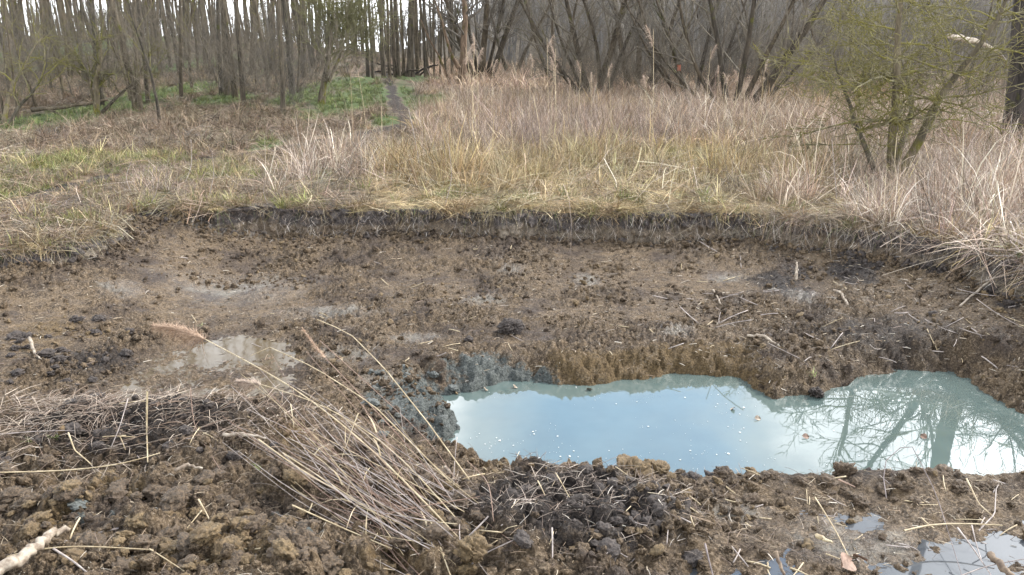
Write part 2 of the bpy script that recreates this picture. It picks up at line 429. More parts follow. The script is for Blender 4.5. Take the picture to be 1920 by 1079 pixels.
def mat_bark(name, a, b, moss=0., mosscol=(.085, .085, .018), scale=1., lowmoss=False):
    m = M(name); O = m.coord('Object')
    n = m.noise(9 * scale, O, 5, .65, stretch=(1, 1, .22)); f = m.noise(38 * scale, O, 3, .6, stretch=(1, 1, .3))
    c = m.mix(m.ramp(n, .32, .7), a, b); c = m.mix(m.ramp(f, .55, .8), c, tuple(min(1, v * 1.7) for v in b))
    if moss > 0:
        mn = m.noise(2.2 * scale, O, 4, .65)
        if lowmoss:
            z = m.n.new('ShaderNodeSeparateXYZ'); m.l.new(O, z.inputs[0])
            mn = m.math('SUBTRACT', mn, m.math('MULTIPLY', m.math('SUBTRACT', z.outputs[2], .6), .10))
        c = m.mix(m.ramp(mn, .62 - moss * .3, .74 - moss * .3), c, m.mix(m.ramp(f, .3, .7), tuple(v * .45 for v in mosscol), mosscol))
    r = m.n.new('ShaderNodeObjectInfo')
    c = m.mix(1.0, c, m.mix(r.outputs['Random'], (.72, .74, .78), (1.25, 1.2, 1.1)), 'MULTIPLY')
    m.set('Base Color', c); m.set('Roughness', .9); m.set('Specular IOR Level', .2)
    m.set('Normal', m.bump(m.math('ADD', n, m.math('MULTIPLY', f, .5)), .7, .03)); return m.m
def mat_flat(name, a, b, scale=30, rough=.7, bump=.3):
    m = M(name); O = m.coord('Object'); n = m.noise(scale, O, 4, .6)
    m.set('Base Color', m.mix(m.ramp(n, .35, .68), a, b)); m.set('Roughness', rough); m.set('Normal', m.bump(n, bump, .005)); return m.m

G_MAT = mat_ground()
BANK_MAT = mat_bank()
BARK = mat_bark('grey_bark', (.033, .027, .019), (.108, .090, .066), .14)
BARK_MOSS = mat_bark('mossy_bark', (.040, .034, .024), (.115, .098, .070), .42, (.13, .125, .025), 1, True)
BARK_DARK = mat_bark('dark_bark', (.022, .018, .015), (.070, .058, .048), .1)
BARK_WILLOW = mat_bark('willow_bark', (.026, .021, .015), (.078, .062, .044), .16, (.09, .085, .022))
TWIG_GREY = mat_bark('grey_twigs', (.075, .065, .052), (.150, .130, .105), .2, (.11, .105, .045), .5)
TWIG_MOSS = mat_bark('mossy_twigs', (.060, .052, .032), (.185, .168, .100), .60, (.17, .155, .045), 1.4)
TWIG_WILLOW = mat_bark('willow_twigs', (.075, .064, .052), (.150, .132, .105), .15, (.10, .095, .04), .5)
WOOD_PALE = mat_flat('bleached_wood', (.15, .11, .075), (.38, .32, .245), 26, .7)
WOOD_BROWN = mat_flat('brown_wood', (.075, .050, .032), (.20, .145, .095), 22, .8)
STALK = mat_flat('reed_stalk_straw', (.30, .225, .125), (.50, .41, .26), 18, .5)
STALK_GREY = mat_flat('reed_stalk_grey', (.20, .165, .145), (.40, .34, .30), 18, .55)
STALK_RED = mat_flat('reed_stalk_reddish', (.16, .095, .065), (.30, .20, .145), 18, .55)
PLUME = mat_flat('reed_plume_material', (.24, .145, .085), (.46, .33, .23), 60, .85)
PLUME_PALE = mat_flat('pale_plume_material', (.32, .235, .175), (.52, .41, .32), 60, .85)
BLADE = mat_blade('blade_material')
BLADE_I = mat_blade('tuft_material', 'INSTANCER')

# ------------------------------------------------------------------ ground sheet
def world_blob(x, y, px, py, rx, ry, z=0.):
    c = at_z(px, py, z); d = c[1]; h = CAM_H - z
    RX = rx * d / FPX; RY = ry * (d * d + h * h) / (FPX * h)
    return np.exp(-(((x - c[0]) / RX) ** 2 + ((y - c[1]) / RY) ** 2))
GREEN_B = [(700, 195, 60, 30), (650, 180, 40, 20), (790, 200, 50, 18), (740, 235, 40, 12), (790, 160, 60, 5), (900, 148, 60, 4), (960, 148, 50, 3),
           (110, 312, 60, 14), (150, 300, 50, 8), (60, 365, 60, 10), (250, 305, 70, 8), (500, 280, 30, 8), (330, 205, 60, 22), (370, 165, 40, 12),
           (80, 155, 70, 20), (180, 150, 90, 18), (110, 240, 90, 20), (190, 230, 60, 22), (420, 330, 60, 6), (560, 210, 40, 12), (640, 205, 40, 14), (430, 215, 50, 10), (30, 255, 40, 8),
           (860, 375, 30, 8), (1180, 385, 24, 6), (1340, 385, 24, 6), (980, 380, 24, 6), (1240, 300, 60, 20), (1310, 290, 40, 12), (1440, 350, 40, 14), (1660, 380, 40, 12), (1620, 300, 40, 12), (400, 388, 40, 6), (560, 388, 30, 6), (140, 425, 40, 12), (230, 440, 30, 16), (1760, 220, 40, 12)]
TRACK = [tuple(at_z(px, py, 0.)[:2]) for px, py in [(-60, 405), (120, 356), (250, 325), (400, 298), (520, 284), (620, 266), (720, 254), (760, 240), (742, 205), (734, 180), (725, 160), (690, 150)]]
def masks(x, y, z, zflat):
    sd = sdf(x, y, PIT); n = fbm(x * 1.7, y * 1.7, 4, 201)
    green = np.zeros_like(x)
    for b in GREEN_B: green = np.maximum(green, world_blob(x, y, *b))
    green *= (sd > 0)
    far = sm(12, 25, y)
    forest = sm(0.0, -.18, x / np.maximum(y, 1)) * sm(15, 19, y)
    green = np.maximum(green, forest * .55 * sm(.42, .6, fbm(x * .35, y * .3, 3, 231)) * sm(70, 30, y))
    dt, _ = seg_d(x, y, TRACK, False)
    track = (.85 - .15 * sm(11, 16, y)) * sm(.40, .05, dt + .5 * (n - .5)) * (sd > .3)
    g2 = np.maximum(sm(.5, .2, dt), 0)
    green = green * (1 - track)
    # dark topsoil: near bank, spoil heaps
    pool = sdf(x, y, POOL)
    dark = .95 * sm(.35, .75, n) * sm(2.0, 3.3, x + .4 * (y - 6)) * sm(4, 6.5, y)
    dark = np.maximum(dark, .95 * world_blob(x, y, 1080, 965, 280, 85, -.2))
    dark = np.maximum(dark, .85 * world_blob(x, y, 250, 790, 300, 55, -.17))
    dark = np.maximum(dark, .6 * world_blob(x, y, 180, 660, 130, 40, -.35))
    dark = np.maximum(dark, .55 * world_blob(x, y, 1650, 620, 300, 40, -.4))
    dark = np.maximum(dark, .5 * world_blob(x, y, 1500, 900, 380, 30, -.2))
    dark = np.maximum(dark, .45 * sm(.40, .12, -sd + .3 * (n - .5)) * (sd < 0))
    dark = np.maximum(dark, track * .95)
    och = .50 * sm(-.06, .02, pool) * sm(.42, .12, pool + .3 * (n - .5)) * (y > 4) * sm(.25, .5, n) * sm(-.5, .3, x) * sm(2.0, 1.4, x) + .30 * sm(.45, .7, fbm(x * .9, y * .9, 3, 207))
    och = np.maximum(och, .8 * sm(.34, .12, np.abs(pool)) * (y > 4.6) * sm(-.3, .6, x) * sm(2.2, 1.5, x))
    for b in [(1180, 890, 110, 25, -.25), (1000, 900, 60, 20, -.3), (1300, 890, 60, 12, -.25), (900, 860, 70, 16, -.45), (560, 840, 60, 40, -.25), (640, 800, 80, 30, -.3), (420, 1030, 260, 70, -.1), (80, 960, 120, 70, -.1), (180, 900, 150, 50, -.15), (650, 660, 60, 20, -.45), (740, 1030, 120, 40, -.1), (880, 990, 60, 20, -.15), (90, 640, 90, 40, -.4)]:
        och = np.maximum(och, .62 * world_blob(x, y, *b))
    och *= (1 - .9 * np.clip(dark * 1.2 * (world_blob(x, y, 1080, 970, 260, 60, -.2) > .4), 0, 1))
    blue = .80 * sm(.18, .02, pool) * (y > 4.3) * sm(.55, .1, x)
    blue = np.maximum(blue, .92 * world_blob(x, y, 785, 765, 80, 60, -.58))
    blue = np.maximum(blue, .9 * world_blob(x, y, 920, 712, 110, 18, -.6))
    blue = np.maximum(blue, .6 * world_blob(x, y, 720, 740, 60, 30, -.5))
    for b in [(150, 945, 40, 10, -.1), (200, 935, 22, 10, -.1), (520, 925, 30, 8, -.15), (590, 1000, 30, 8, -.1), (1720, 350, 40, 10, 0)]:
        blue = np.maximum(blue, .7 * world_blob(x, y, *b))
    wet = .10 + 0 * x
    wet = np.maximum(wet, .7 * world_blob(x, y, 705, 718, 45, 14, -.52))
    for b in [(450, 550, 160, 30, -.45), (620, 590, 130, 16, -.45), (650, 660, 90, 20, -.45), (710, 720, 60, 14, -.5), (1500, 565, 45, 16, -.42), (1360, 520, 60, 10, -.38), (1270, 622, 50, 14, -.44), (1100, 520, 40, 14, -.38), (430, 465, 120, 10, -.35), (230, 570, 50, 16, -.4), (960, 510, 40, 10, -.4), (780, 630, 70, 10, -.44), (900, 560, 60, 12, -.4), (1350, 960, 140, 30, -.2), (1230, 955, 90, 10, -.2), (1600, 1010, 200, 60, -.2)]:
        wet = np.maximum(wet, .62 * world_blob(x, y, *b))
    mead = sm(0.015, .06, sd)
    pink = np.clip(sm(.4, .6, fbm(x * .25, y * .15, 3, 211)) * .9 * sm(-.05, -.25, x / np.maximum(y, 1)) + .6 * sm(14, 25, y), 0, 1)
    wood = np.clip(forest * .9 + sm(60, 90, y), 0, 1)
    return np.stack([green, dark * (1 - mead) + track * mead * .95, och, blue], 1), np.stack([mead, wet, pink, wood], 1)

tc_ = np.concatenate([np.linspace(-1.15, -.64, 40)[:-1], np.linspace(-.64, .64, 860), np.linspace(.64, 1.15, 40)[1:]])
rows = list(np.linspace(-1.4, 1.5, 14)); y_ = 1.56
while y_ < 9.0: rows.append(y_); y_ += .0075 + .0026 * max(0, y_ - 2)
while y_ < 620: rows.append(y_); y_ += .03 + .022 * (y_ - 9) ** 1.0 * .9 + (.02 if y_ > 10 else 0)
rows = np.array(rows)
YY = np.repeat(rows[:, None], len(tc_), 1); XX = (YY + 2.0) * tc_[None] / 1.0
fx, fy = XX.ravel(), YY.ravel()
fz = ground_z(fx, fy)
mk, zn = masks(fx, fy, fz, None)
nr, ncn = YY.shape; idx = np.arange(nr * ncn).reshape(nr, ncn)
F = np.stack([idx[:-1, :-1], idx[:-1, 1:], idx[1:, 1:], idx[1:, :-1]], -1).reshape(-1, 4)
ground = obj('ground', mesh_np('ground', np.stack([fx, fy, fz], 1), F, {'mask': mk, 'zone': zn}), G_MAT, kind='structure')

# ------------------------------------------------------------------ cut bank face (the spade-cut edge of the meadow)
nt_ = 38; tt = np.linspace(-.12, 1.08, nt_)
S, T = np.meshgrid(ES, tt, indexing='ij')
top = meadow_z(EPs[:, 0], EPs[:, 1])[:, None] + .012 + ((fbm(ES * 2.3, ES * 0 + 4, 4, 303) - .5) * .07)[:, None]
base_pt = EPs + NI * .14
bot = ground_z(base_pt[:, 0], base_pt[:, 1], False)[:, None] - .09
tcl = np.clip(T, 0, 1.1)
Z = top + (bot - top) * tcl - .02 * (T < 0)
slope_n = .08 + .26 * vn(ES * .9, ES * 0, 305)[:, None] ** 1.5
OFF = -.02 + slope_n * tcl ** 1.3
teeth = (np.abs(vn(S * 6, T * .4, 311) - .5) * 2 - .5) * .085 * sm(.08, .4, T) * sm(1.15, .7, T) + (vn(S * 22, T * 3.5, 312) - .5) * .022 + (fbm(S * 45, T * 14, 2, 313) - .5) * .016
OFF = OFF + teeth + lumps(S / .11, T * .3 / .07, 315) * .06 + lumps(S / .05, T * .3 / .04, 318) * .03 + lumps(S / .025, T * .3 / .022, 316) * .016 + (fbm(S * 3, T * 1.5, 3, 317) - .5) * .08
OFF = np.where(T < 0, -.30 * (-T / .12) + OFF * (1 + T / .12), OFF)
BX = EPs[:, 0][:, None] + NI[:, 0][:, None] * OFF; BY = EPs[:, 1][:, None] + NI[:, 1][:, None] * OFF
nz = (fbm(S * 2.2, S * 0, 3, 321) - .5) * .35
drk = np.clip(1.2 - (T + nz) / .66, 0, 1) * .95
gry = np.clip(vn(S * .9, T * 0, 325) * .6 + .25 * (BX > 2.2), 0, 1)
idx = np.arange(S.size).reshape(S.shape)
F = np.stack([idx[:-1, :-1], idx[:-1, 1:], idx[1:, 1:], idx[1:, :-1]], -1).reshape(-1, 4)
obj('cut_bank', mesh_np('cut_bank', np.stack([BX, BY, Z], -1).reshape(-1, 3), F, {'mask': np.stack([drk, gry, drk * 0], -1).reshape(-1, 3)}), BANK_MAT, kind='structure')

# ------------------------------------------------------------------ water
def sheet(name, poly, z, mat, grow=.06):
    P = np.array(poly); c = P.mean(0); P = c + (P - c) * (1 + grow)
    me = bpy.data.meshes.new(name); me.from_pydata([(x, y, z) for x, y in P], [], [list(range(len(P)))]); me.update()
    return obj(name, me, mat, kind='structure')
POOL_W = mat_water('pool_water', (.095, .128, .116), 2.3, .012, .03)
sheet('pool_water', POOL, WZ, POOL_W, .25)
PUD_W = mat_water('puddle_water', (.085, .063, .036), 1.20, .06, .14)
sheet('puddle_water', PUD_L, -.491, PUD_W, .25)
PUD_R = mat_water('shallow_puddle_water', (.075, .080, .085), 1.6, .02, .05)
sheet('puddle_water', [(0.35, 1.9), (2.4, 1.9), (2.7, 2.95), (1.3, 3.02), (.5, 2.95)], -.215, PUD_R, 0)
# ------------------------------------------------------------------ instanced masses
def scatter(name, protos, pts, rot, scl, idx, tint, **props):
    """one object whose geometry nodes put the prototype meshes on its points"""
    coll = bpy.data.collections.new(name + '_source')
    for i, p in enumerate(protos):
        p.name = 'source_%s_%02d' % (name, i)
        coll.objects.link(p)
    n = len(pts); me = bpy.data.meshes.new(name)
    me.vertices.add(n); me.vertices.foreach_set('co', np.asarray(pts, np.float32).ravel())
    a = me.attributes.new('rot', 'FLOAT_VECTOR', 'POINT'); a.data.foreach_set('vector', np.asarray(rot, np.float32).ravel())
    a = me.attributes.new('scl', 'FLOAT_VECTOR', 'POINT'); a.data.foreach_set('vector', np.asarray(scl, np.float32).ravel())
    a = me.attributes.new('idx', 'INT', 'POINT'); a.data.foreach_set('value', np.asarray(idx, np.int32).ravel())
    tint = np.concatenate([np.asarray(tint, np.float32), np.ones((n, 1), np.float32)], 1)
    a = me.attributes.new('tint', 'FLOAT_COLOR', 'POINT'); a.data.foreach_set('color', tint.ravel())
    me.update()
    o = obj(name, me, None, None, kind='stuff', **props)
    ng = bpy.data.node_groups.new(name + '_nodes', 'GeometryNodeTree')
    ng.interface.new_socket('Geometry', in_out='INPUT', socket_type='NodeSocketGeometry')
    ng.interface.new_socket('Geometry', in_out='OUTPUT', socket_type='NodeSocketGeometry')
    gi = ng.nodes.new('NodeGroupInput'); go = ng.nodes.new('NodeGroupOutput')
    ci = ng.nodes.new('GeometryNodeCollectionInfo'); ci.inputs['Collection'].default_value = coll
    ci.inputs['Separate Children'].default_value = True; ci.inputs['Reset Children'].default_value = True
    ip = ng.nodes.new('GeometryNodeInstanceOnPoints'); ip.inputs['Pick Instance'].default_value = True
    def na(nm, typ):
        q = ng.nodes.new('GeometryNodeInputNamedAttribute'); q.data_type = typ; q.inputs['Name'].default_value = nm
        return [s for s in q.outputs if s.enabled and s.name == 'Attribute'][0]
    L = ng.links
    L.new(gi.outputs[0], ip.inputs['Points']); L.new(ci.outputs[0], ip.inputs['Instance'])
    L.new(na('idx', 'INT'), ip.inputs['Instance Index']); L.new(na('rot', 'FLOAT_VECTOR'), ip.inputs['Rotation']); L.new(na('scl', 'FLOAT_VECTOR'), ip.inputs['Scale'])
    L.new(ip.outputs[0], go.inputs[0])
    md = o.modifiers.new('scatter', 'NODES'); md.node_group = ng
    return o
def proto(name, me, mat):
    o = bpy.data.objects.new(name, me)
    if not me.materials: me.materials.append(mat)
    return o

# tuft prototypes -----------------------------------------------------------
STRAW = np.array([[.33, .255, .135], [.26, .195, .10], [.42, .345, .21], [.20, .135, .07], [.30, .25, .155]])
LAV = np.array([[.31, .265, .22], [.19, .15, .12], [.46, .41, .35], [.26, .19, .13], [.12, .09, .07]])
PINK = np.array([[.24, .170, .105], [.17, .12, .075], [.34, .26, .175], [.12, .085, .055]])
GRN = np.array([[.13, .165, .050], [.17, .21, .065], [.09, .12, .035], [.24, .245, .10]])
def cols(pal, n):
    c = pal[rg.integers(0, len(pal), n)] * rg.uniform(.55, 1.5, (n, 1)); return c
def tuft(n, L, Wd, spread, lean, droop, pal, r0=.04, seg=4, Lvar=.45):
    a = rg.uniform(0, 2 * math.pi, n); r = r0 * np.sqrt(rg.uniform(0, 1, n))
    P0 = np.stack([r * np.cos(a), r * np.sin(a), np.full(n, -.01)], 1)
    a2 = a + rg.normal(0, .7, n); th = np.abs(rg.normal(lean, spread, n))
    D = np.stack([np.sin(th) * np.cos(a2), np.sin(th) * np.sin(a2), np.cos(th)], 1)
    Ls = L * rg.uniform(1 - Lvar, 1 + Lvar * .6, n)
    b = rg.uniform(0, 1, n) * droop
    B = np.stack([np.cos(a2) * b * .5 + rg.normal(0, .08, n), np.sin(a2) * b * .5 + rg.normal(0, .08, n), -b], 1)
    V, F, C = ribbons(P0, D, Ls, np.full(n, Wd) * rg.uniform(.6, 1.3, n), B, seg, col=cols(pal, n))
    return mesh_np('tuft', V, F, {'col': C})
def mat_tuft(n, L, Wd, pal, rad=.14, zmax=.06):
    a = rg.uniform(0, 2 * math.pi, n); r = rad * np.sqrt(rg.uniform(0, 1, n)); a2 = rg.normal(0, 1.1, n)
    P0 = np.stack([r * np.cos(a), r * np.sin(a), rg.uniform(-.01, zmax, n)], 1)
    e = rg.normal(.12, .22, n); D = np.stack([np.cos(a2) * np.cos(e), np.sin(a2) * np.cos(e), np.sin(e)], 1)
    Ls = L * rg.uniform(.5, 1.3, n); b = np.maximum(0, np.sin(e)) * 1.1
    B = np.stack([rg.normal(0, .15, n), rg.normal(0, .15, n), -b], 1)
    P0 -= D * Ls[:, None] * .5 * np.array([1, 1, 0])
    V, F, C = ribbons(P0, D, Ls, np.full(n, Wd) * rg.uniform(.6, 1.3, n), B, 3, col=cols(pal, n))
    return mesh_np('mat', V, F, {'col': C})
def weed(nst, H, pal, rw=.0022):
    paths, cc = [], []
    for i in range(nst):
        a = random.uniform(0, 6.28); th = abs(random.gauss(.06, .13)); L = H * random.uniform(.55, 1.1)
        d = np.array([math.sin(th) * math.cos(a), math.sin(th) * math.sin(a), math.cos(th)])
        p0 = np.array([random.gauss(0, .07), random.gauss(0, .07), -.02]); t = np.linspace(0, 1, 6)[:, None]
        bend = np.array([random.gauss(0, .09), random.gauss(0, .09), -.03])
        P = p0 + d * t * L + bend * t ** 2 * L; c = pal[random.randrange(len(pal))] * random.uniform(.7, 1.15)
        paths.append((P, rw * (1 - .6 * t[:, 0]))); cc.append((6, c))
        for k in range(random.randint(2, 5)):
            u = random.uniform(.35, .98); q = p0 + d * u * L + bend * u * u * L; b = random.uniform(0, 6.28); l = random.uniform(.04, .2) * H
            e = np.array([math.cos(b) * .6, math.sin(b) * .6, .8])
            tt_ = np.linspace(0, 1, 3)[:, None]
            paths.append((q + e * tt_ * l, rw * .55 * (1 - .5 * tt_[:, 0]))); cc.append((3, c))
    order = {}
    for (p, r), (n, c) in zip(paths, cc): order.setdefault(n, []).append(c)
    V, F = tubes(paths, 3)
    seen = []
    for p, r in paths:
        if len(p) not in seen: seen.append(len(p))
    C = np.concatenate([np.repeat(np.array(order[n]), n * 3, 0) for n in seen])
    return mesh_np('weed', V, F, {'col': C})
def rnd_rot(n, tilt=.15): return np.stack([rg.normal(0, tilt, n), rg.normal(0, tilt, n), rg.uniform(0, 2 * math.pi, n)], 1)
def area_pts(n, y0, y1, rmax, power=1.0, rmin=None):
    u = rg.uniform(0, 1, n); y = (y0 ** (2 - power * 1.0) + u * (y1 ** (2 - power) - y0 ** (2 - power))) ** (1 / (2 - power)) if power != 2 else y0 * (y1 / y0) ** u
    t = rg.uniform(-rmax if rmin is None else rmin, rmax, n); return (y + 1.0) * t, y

# meadow mask helpers
def keep(x, y, f): return x[f], y[f]
def place(x, y, lift=0.):
    z = ground_z(x, y, True); sd = sdf(x, y, PIT)
    z = np.where((sd > -.03) & (sd < .14), np.maximum(z, meadow_z(x, y) + .005), z)      # on the turf lip, not in the cut behind it
    return np.stack([x, y, z + lift], 1)

straw_p = [proto('a', tuft(34, .22, .0058, .5, .55, 1.1, STRAW), BLADE_I) for _ in range(4)]
tall_p = [proto('a', tuft(24, .46, .0056, .28, .22, .55, STRAW), BLADE_I) for _ in range(4)]
lav_p = [proto('a', tuft(20, .55, .0052, .35, .40, .65, LAV), BLADE_I) for _ in range(4)]
pink_p = [proto('a', tuft(34, .20, .0060, .5, .6, 1.0, PINK), BLADE_I) for _ in range(3)]
grn_p = [proto('a', tuft(40, .12, .0060, .4, .45, .7, GRN), BLADE_I) for _ in range(3)]
long_p = [proto('a', mat_tuft(7, .75, .0036, LAV, .3, .16), BLADE_I) for _ in range(4)]
mat_p = [proto('a', mat_tuft(40, .34, .0056, STRAW), BLADE_I) for _ in range(4)]
matl_p = [proto('a', mat_tuft(34, .46, .0052, LAV), BLADE_I) for _ in range(3)]
weed_p = [proto('a', weed(5, .95, LAV, .0030), BLADE_I) for _ in range(5)]

def build_masses():
    protos = []; ids = {}
    for nm, lst in (('straw', straw_p), ('tall', tall_p), ('lav', lav_p), ('pink', pink_p), ('grn', grn_p), ('mat', mat_p), ('matl', matl_p), ('long', long_p)):
        ids[nm] = (len(protos), len(lst)); protos += lst
    P, Ro, Sc, Ix, Ti = [], [], [], [], []
    def add(nm, x, y, s, tint=(1, 1, 1), tilt=.30, sz=None, rz=None, lift=0., tv=.33):
        n = len(x)
        if n == 0: return
        s = np.asarray(s) * np.clip(rg.lognormal(-.06, .32, n), .4, 1.9); P.append(place(x, y, lift)); r = rnd_rot(n, tilt)
        if rz is not None: r[:, 2] = rz + rg.normal(0, .5, n)
        Ro.append(r); S3 = np.stack([s, s, s], 1)
        if sz is not None: S3[:, 2] *= sz
        Sc.append(S3); i0, k = ids[nm]; Ix.append(i0 + rg.integers(0, k, n))
        Ti.append(np.clip(np.array(tint)[None] * rg.normal(1, tv, (n, 1)) * rg.normal(1, .04, (n, 3)), .3, 1.8))
    # ---- near meadow behind the bank (8.3 .. 13 m) and along the curving sides
    x, y = area_pts(26000, 5.2, 13.5, .80, .6); sd = sdf(x, y, PIT); x, y, sd = x[sd > .015], y[sd > .015], sd[sd > .015]
    dt, _ = seg_d(x, y, TRACK, False); f = dt > .16 + .3 * rg.uniform(0, 1, len(dt)) ** 3; x, y, sd = x[f], y[f], sd[f]
    rt = x / y; g = np.zeros_like(x)
    for b in GREEN_B: g = np.maximum(g, world_blob(x, y, *b))
    g *= .55 + .9 * fbm(x * 2.5, y * 2.5, 3, 401)
    u = rg.uniform(0, 1, len(x)); nn = fbm(x * .9, y * .9, 3, 402); nn_ = fbm(x * .7, y * .9, 3, 403)
    isg = u < np.clip(g * 1.1 + .10 * (rt < -.18) * (nn_ > .5), .05, .9)
    left = rt < -.18; right = (rt > .42)
    isg = isg | ((rt < -.2) & (sd > 1.6) & (u < .20) & (nn > .48)); thin = (rt < -.2) & (sd > 1.6) & (rg.uniform(0, 1, len(x)) < .45) & ~isg
    x, y, sd, rt, g, u, nn, nn_, isg, left, right = [q[~thin] for q in (x, y, sd, rt, g, u, nn, nn_, isg, left, right)]
    add('grn', *keep(x, y, isg), 1.0, (.95, .85, .8)); add('straw', *keep(x, y, isg & (u < .5 * g + .02)), .8, (1.0, 1.02, .85))
    f = ~isg & left & (u < .45); add('matl', *keep(x, y, f), .9, (.66, .59, .48), .25)
    f = ~isg & left & (u > .45) & (u < .8); add('pink', *keep(x, y, f), .9, (.85, .82, .78))
    f = ~isg & left & (u > .8); add('straw', *keep(x, y, f), .75, (.8, .78, .68))
    mid = ~left & ~right
    f = ~isg & mid & (u < .55); add('mat', *keep(x, y, f), .85, (1.05, 1.02, .95), .22)
    f = ~isg & mid & (u >= .55) & ((sd > .9) | (u > .93)); add('straw', *keep(x, y, f), np.interp(sd[f], [0, 1.2, 3], [.6, 1.0, 1.25]), (1, 1, .95))
    f = ~isg & mid & (nn > .52) & (sd > 1.1) & (u > .6); add('tall', *keep(x, y, f), .85, (1, .98, .92))
    f = ~isg & right & (u < .42); add('matl', *keep(x, y, f), 1.0, (1.05, 1.0, .95), .25)
    f = ~isg & right & (u >= .42) & (u < .72) & (sd > .14); add('lav', *keep(x, y, f), .72, (1.1, 1.05, 1.0), .3)
    f = ~isg & right & (u >= .72); add('straw', *keep(x, y, f), 1.1, (1, .98, .95))
    q = rg.uniform(0, 1, len(x)) < np.where(left, .03, .10); add('long', *keep(x, y, q & ~isg), 1.0, (1.1, 1.03, .93), .35, lift=.04)
    # fringe of tufts hanging right on the brink
    k = rg.integers(0, len(EPs), 4200); k = k[fbm(ES[k] * 1.9, ES[k] * 0 + 7, 3, 412) + rg.normal(0, .05, len(k)) > .50]; e = EPs[k] - NI[k] * rg.uniform(-.02, .24, (len(k), 1)); u = rg.uniform(0, 1, len(k))
    q = (e[:, 0] > 2.4)
    add('mat', *keep(e[:, 0], e[:, 1], (u < .5) & ~q), .60, (.92, .86, .82), .35, lift=.0)
    add('straw', *keep(e[:, 0], e[:, 1], (u > .42) & (u < .72)), .50, (.9, .85, .8), .5)
    add('grn', *keep(e[:, 0], e[:, 1], (u > .90) & ~q), .7, (1.1, .9, .85), .5)
    add('matl', *keep(e[:, 0], e[:, 1], (u < .4) & q), .55, (1.05, 1, .9), .4)
    # ---- tall clumps from the photo (brown-yellow stems at 760..870, others)
    for (px, py, rx, ry, n, nm, s, tn) in [(840, 345, 45, 14, 60, 'tall', 1.25, (.98, .92, .84)), (760, 330, 30, 20, 40, 'tall', 1.1, (.85, .78, .70)), (640, 320, 60, 25, 70, 'lav', 1.05, (1.15, 1.08, 1)),
                                           (560, 350, 60, 20, 40, 'lav', .8, (1.1, 1.05, 1)), (1050, 300, 90, 30, 70, 'tall', 1.2, (1.0, .98, .95)), (1270, 290, 90, 25, 60, 'straw', 1.3, (1.05, 1.05, .75)),
                                           (300, 365, 60, 14, 40, 'lav', .7, (1.1, 1.05, 1)), (1560, 330, 60, 25, 60, 'lav', 1.2, (1.15, 1.1, 1)), (1380, 330, 80, 20, 50, 'tall', .9, (1.08, 1.02, .85)),
                                           (1480, 380, 60, 20, 60, 'lav', .9, (1.2, 1.12, 1.0)), (1850, 400, 90, 50, 150, 'lav', 1.15, (1.25, 1.17, 1.1)), (1760, 400, 60, 40, 70, 'lav', 1.0, (1.2, 1.1, 1.05)), (1640, 430, 90, 14, 60, 'lav', .8, (1.15, 1.1, 1.0)), (1500, 200, 60, 12, 60, 'tall', 1.8, (1.1, 1, .9)), (1620, 200, 60, 12, 50, 'tall', 1.8, (1.1, .95, .85))]:
        a = rg.normal(px, rx * .6, n); b = rg.normal(py, ry * .6, n); q = np.array([at_z(i, j, 0.) for i, j in zip(a, b)])
        f = sdf(q[:, 0], q[:, 1], PIT) > .05; q = q[f]
        add(nm, q[:, 0], q[:, 1], s, tn, .18)
    # ---- middle distance 13 .. 34 m
    x, y = area_pts(24000, 13.2, 34, .74, .9); dt, _ = seg_d(x, y, TRACK, False); f = dt > .35; x, y = x[f], y[f]
    rt = x / y; u = rg.uniform(0, 1, len(x)); g = np.zeros_like(x)
    for b in GREEN_B: g = np.maximum(g, world_blob(x, y, *b))
    isg = (u < np.clip(g * 1.0, .03, .9)); bare = (g > .35)
    add('grn', *keep(x, y, isg), 1.05, (.72, .72, .7))
    f = ~isg & (rt < -.12) & ~bare; add('pink', *keep(x, y, f & (u < .7)), 1.4, (.75, .74, .72)); add('matl', *keep(x, y, f & (u >= .7)), 1.2, (.68, .62, .5), .3)
    f = ~isg & (rt >= -.12) & (rt < .18) & ~bare; add('pink', *keep(x, y, f & (u < .4)), 1.9, (1.05, 1, 1)); add('lav', *keep(x, y, f & (u >= .4) & (u < .75)), 1.0, (1.0, .92, .85)); add('straw', *keep(x, y, f & (u >= .75)), 1.7, (1, .95, .9))
    f = ~isg & (rt >= .18); add('lav', *keep(x, y, f & (u < .45)), 1.15, (1.05, .98, .9)); add('pink', *keep(x, y, f & (u >= .45)), 1.9, (1.15, 1.1, 1.05))
    # ---- far 34 .. 95 m
    x, y = area_pts(13000, 34, 95, .70, 1.0); rt = x / y; u = rg.uniform(0, 1, len(x)); g = np.zeros_like(x)
    for b in GREEN_B: g = np.maximum(g, world_blob(x, y, *b))
    fo = rt < -.10; f = fo & (rg.uniform(0, 1, len(x)) < .55); add('pink', *keep(x, y, f & (g < .3)), 2.4, (.8, .8, .8), .3, tv=.2)
    f = fo & (fbm(x * .3, y * .25, 2, 405) > .52); add('grn', *keep(x, y, f & (u < .5)), 1.8, (.7, .7, .7), .3)
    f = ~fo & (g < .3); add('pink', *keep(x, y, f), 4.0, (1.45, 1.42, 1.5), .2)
    cat = lambda a: np.concatenate(a)
    scatter('meadow_grass', protos, cat(P), cat(Ro), cat(Sc), cat(Ix), cat(Ti))
build_masses()

